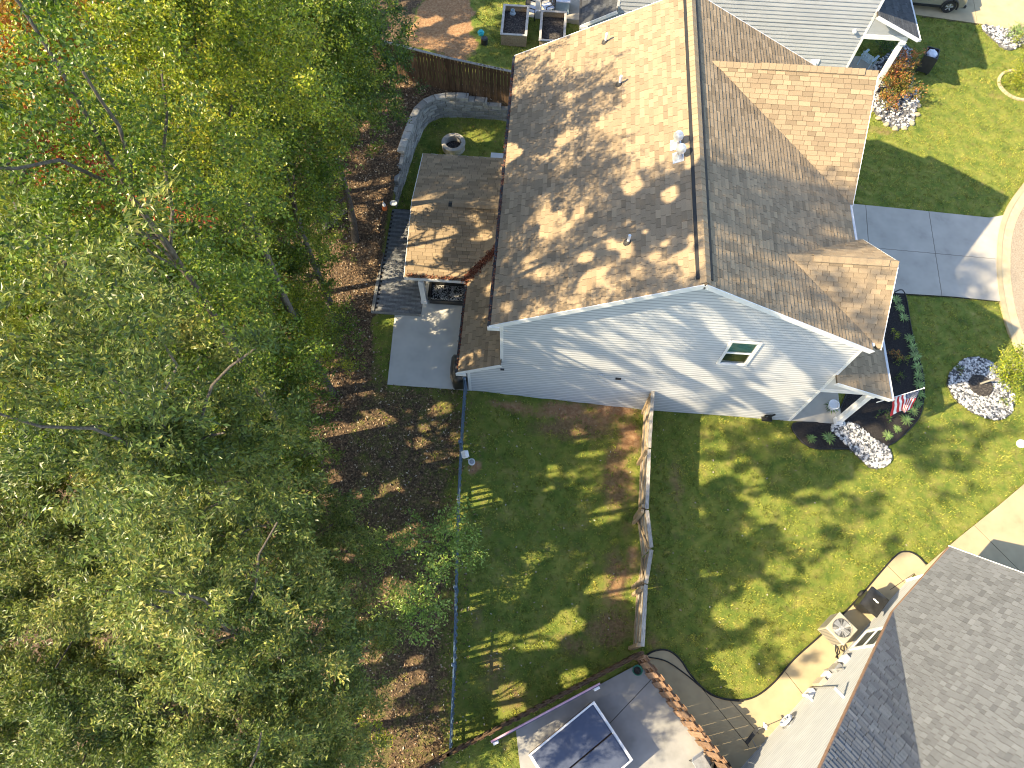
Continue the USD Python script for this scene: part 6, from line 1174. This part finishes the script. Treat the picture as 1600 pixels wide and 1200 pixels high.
p = at(1578, 53); tree('grass_clump', 'green clump of leaves in the gravel strip at the top right', 'plant', [(p + (0, 0, .2), .35, .3)], 'leaf_spike', 404, L=.2, W=.03, dens=60, n_leaf=60, base=(p[0], p[1]), trunk_r=.02, limbs=4, twig=.2)
p = at(1590, 72); tree('round_shrub', 'yellow green shrub at the right edge below the gravel strip', 'shrub', [(p + (0, 0, .3), .45, .35)], 'leaf_yellow', 410, L=.09, W=.04, dens=40, n_leaf=60, base=(p[0], p[1]), trunk_r=.03, limbs=6, twig=.25)
for i, (px, py, r, lab, mt) in enumerate(((1398, 525, .17, 'small yellowish plant in the front mulch, nearest the driveway', 'leaf_yellow'), (1397, 560, .3, 'brownish open shrub in the front mulch beside the porch roof', 'leaf_shrub'), (1408, 566, .22, 'small green shrub in the front mulch right of the brown one', 'leaf_green'), (1403, 590, .2, 'small olive shrub in the front mulch above the flag', 'leaf_green'), (1378, 650, .2, 'small dark shrub in the mulch left of the flag', 'leaf_dark'), (1496, 578, .12, 'little green plant at the left of the gravel island', 'leaf_green'), (1563, 628, .13, 'yellow green plant at the lower right of the gravel island', 'leaf_yellow'))):
    p = at(px, py); tree('small_shrub', lab, 'shrub', [(p + (0, 0, r * .7), r, r * .7)], mt, 420 + i, L=.07, W=.03, dens=220, n_leaf=24, base=(p[0], p[1]), trunk_r=.015, limbs=5, twig=.14, spread=.06)
p = np.array([12.3, 11.55, .12]); FP = thing('flower_pot', 'white flower pot with a dark leafy plant on the front porch slab', 'flower pot', p)
m = MB(); m.lathe((0, 0, 0), [(0, 0), (.14, 0), (.19, .3), (.21, .31), (.21, .35), (.18, .35), (.17, .3), (0, .3)], 20); m.build('pot', 'plastic_white', FP, smooth=35); spiky(FP, 22, .34, _rng, 'leaf_dark')
# dark shrubs behind the neighbour porch rail
p = at(1375, 86); tree('porch_shrub', 'dark leafy plants with pale blossom beside the neighbour porch floor', 'shrub', [(np.array([p[0], p[1] + .2, .5]), .8, .5)], 'leaf_dark', 440, L=.1, W=.05, dens=20, n_leaf=50, base=(p[0], p[1]), trunk_r=.02, limbs=6, twig=.3)

# ------------------------------------------------------------------ leaves on the ground and roof, grass
_rng = np.random.default_rng(77)
def in_view(p, margin=40):
    q = (p - CAMP) @ R; px = q[:, :2] / q[:, 2:] * 1100 + (800, 600); return (px[:, 0] > -margin) & (px[:, 0] < 1600 + margin) & (px[:, 1] > -margin) & (px[:, 1] < 1200 + margin)
HOLES = NO_GRASS + [np.array([(-2.1, YW), (XF, YW), (XF + .3, YF), (-2.1, YF)]), np.array([(1.9, 29), (14.7, 29), (14.7, 41), (1.9, 41)]), np.array([loc(LA - .3, wb, 0)[:2], loc(-8, wb, 0)[:2], loc(-8, 6, 0)[:2], loc(LA - .3, 6, 0)[:2]])]
build_ground()
def free(x, y):
    ok = np.ones(len(x), bool)
    for poly in HOLES: ok &= ~inside(poly, x, y)
    return ok
n = 60000; x, y = _rng.uniform(-12, -1.3, n), _rng.uniform(-4, 27, n); w = field(litter, x, y); k = (_rng.uniform(size=n) < w * .75 + .02) & free(x, y); p = np.c_[x, y, gz2(x, y) + .02][k]; p = p[in_view(p)]; n = len(p)
v, f = kites(p, _rng.normal(0, 1, (n, 3)) * (1, 1, .3), _rng.normal(0, .5, (n, 3)) + (0, 0, 1), _rng.uniform(.06, .13, n), _rng.uniform(.035, .07, n)); m = MB(); m.add(v, f, leaf_tone(len(v))); m.build('fallen_leaves', 'dead_leaf', kind='stuff', label='brown leaf litter under the trees')
n = 900; x, y = _rng.uniform(-2, 20, n), _rng.uniform(-2, 12, n); k = free(x, y) & (_rng.uniform(size=n) < np.exp(-(x + 2) / 7)); p = np.c_[x, y, gz2(x, y) + .05][k]; n = len(p)
v, f = kites(p, _rng.normal(0, 1, (n, 3)) * (1, 1, .3), _rng.normal(0, .4, (n, 3)) + (0, 0, 1), _rng.uniform(.05, .1, n), _rng.uniform(.03, .06, n)); m = MB(); m.add(v, f, leaf_tone(len(v))); m.build('lawn_leaves', 'pale_leaf', kind='stuff', label='scattered pale fallen leaves on the lawn')
n = 1500; t = _rng.uniform(0, 1, n); q = np.stack([-2.5 + 1.35 * t + _rng.normal(0, .08, n), 14.62 + 1.35 * t + _rng.normal(0, .1, n)], 1); q = np.vstack([q, np.c_[_rng.uniform(-4.8, -2.4, 260), 14.62 + np.abs(_rng.normal(0, .05, 260))], np.c_[_rng.normal(-2.42, .03, 300), _rng.uniform(10.8, 14.6, 300)], np.c_[_rng.normal(-1.2, .03, 420), _rng.uniform(10.8, 22, 420)]])
z = np.maximum(2.95 + (q[:, 0] + 2.4) * .5613, np.where(q[:, 1] < 17.66, PZE + (q[:, 1] - PY0) * (PZR - PZE) / (PYR - PY0), 0)) + .03; z[-420:] = EZ - .01; z[-720:-420] = 2.93
n = len(q); v, f = kites(np.c_[q, z + _rng.uniform(0, .03, n)], _rng.normal(0, 1, (n, 3)) * (1, 1, .4), _rng.normal(0, .5, (n, 3)) + (0, 0, 1), _rng.uniform(.05, .1, n), _rng.uniform(.03, .05, n)); m = MB(); m.add(v, f, leaf_tone(len(v))); m.build('roof_leaves', 'roof_leaf', kind='stuff', label='red brown leaves piled in the roof valley and gutters')
# grass: small tufts of broad blades, each tuft with its own lean
n = 100000; x, y = _rng.uniform(-7, 27, n), _rng.uniform(-4, 38, n); bare = np.clip(1.5 * np.maximum.reduce([field(litter, x, y) * 1.0, field(clay, x, y), field(straw, x, y) * 1.2, np.maximum(field(dry, x, y) - .3, 0) * 1.0]) - .1, 0, 1)
k = (_rng.uniform(size=n) > bare) & (_rng.uniform(size=n) < .35 + .9 * meshkit.fbm(np.c_[x, y, 0 * x] * 2.2, 3, 3)); x, y = x[k], y[k]; k = free(x, y); x, y = x[k], y[k]; p = np.c_[x, y, gz2(x, y) - .01]; k = in_view(p, 10); p = p[k]
p = np.repeat(p, 9, 0); n = len(p); p[:, :2] += _rng.normal(0, .035, (n, 2)); k = free(p[:, 0], p[:, 1]); p = p[k]; n = len(p)
a = _rng.uniform(0, 6.283, n); h = _rng.uniform(.035, .085, n) * (.7 + .7 * meshkit.noise(p * 1.7, 8)); w = _rng.uniform(.008, .017, n); d = np.stack([np.cos(a), np.sin(a), 0 * a], 1); s = np.stack([-np.sin(a), np.cos(a), 0 * a], 1)
v = np.stack([p - s * w[:, None], p + s * w[:, None], p + d * (h * _rng.uniform(.3, 1.1, n))[:, None] + np.c_[0 * h, 0 * h, h]], 1).reshape(-1, 3); m = MB(); m.add(v, np.arange(3 * n).reshape(-1, 3), leaf_tone(3 * n, 3)); m.build('grass', 'grass_blade', kind='stuff', label='short yellow green lawn grass')
print('triangles', sum(len(p.GetAttribute('faceVertexCounts').Get()) for p in stage.Traverse() if p.IsA(UsdGeom.Mesh)))
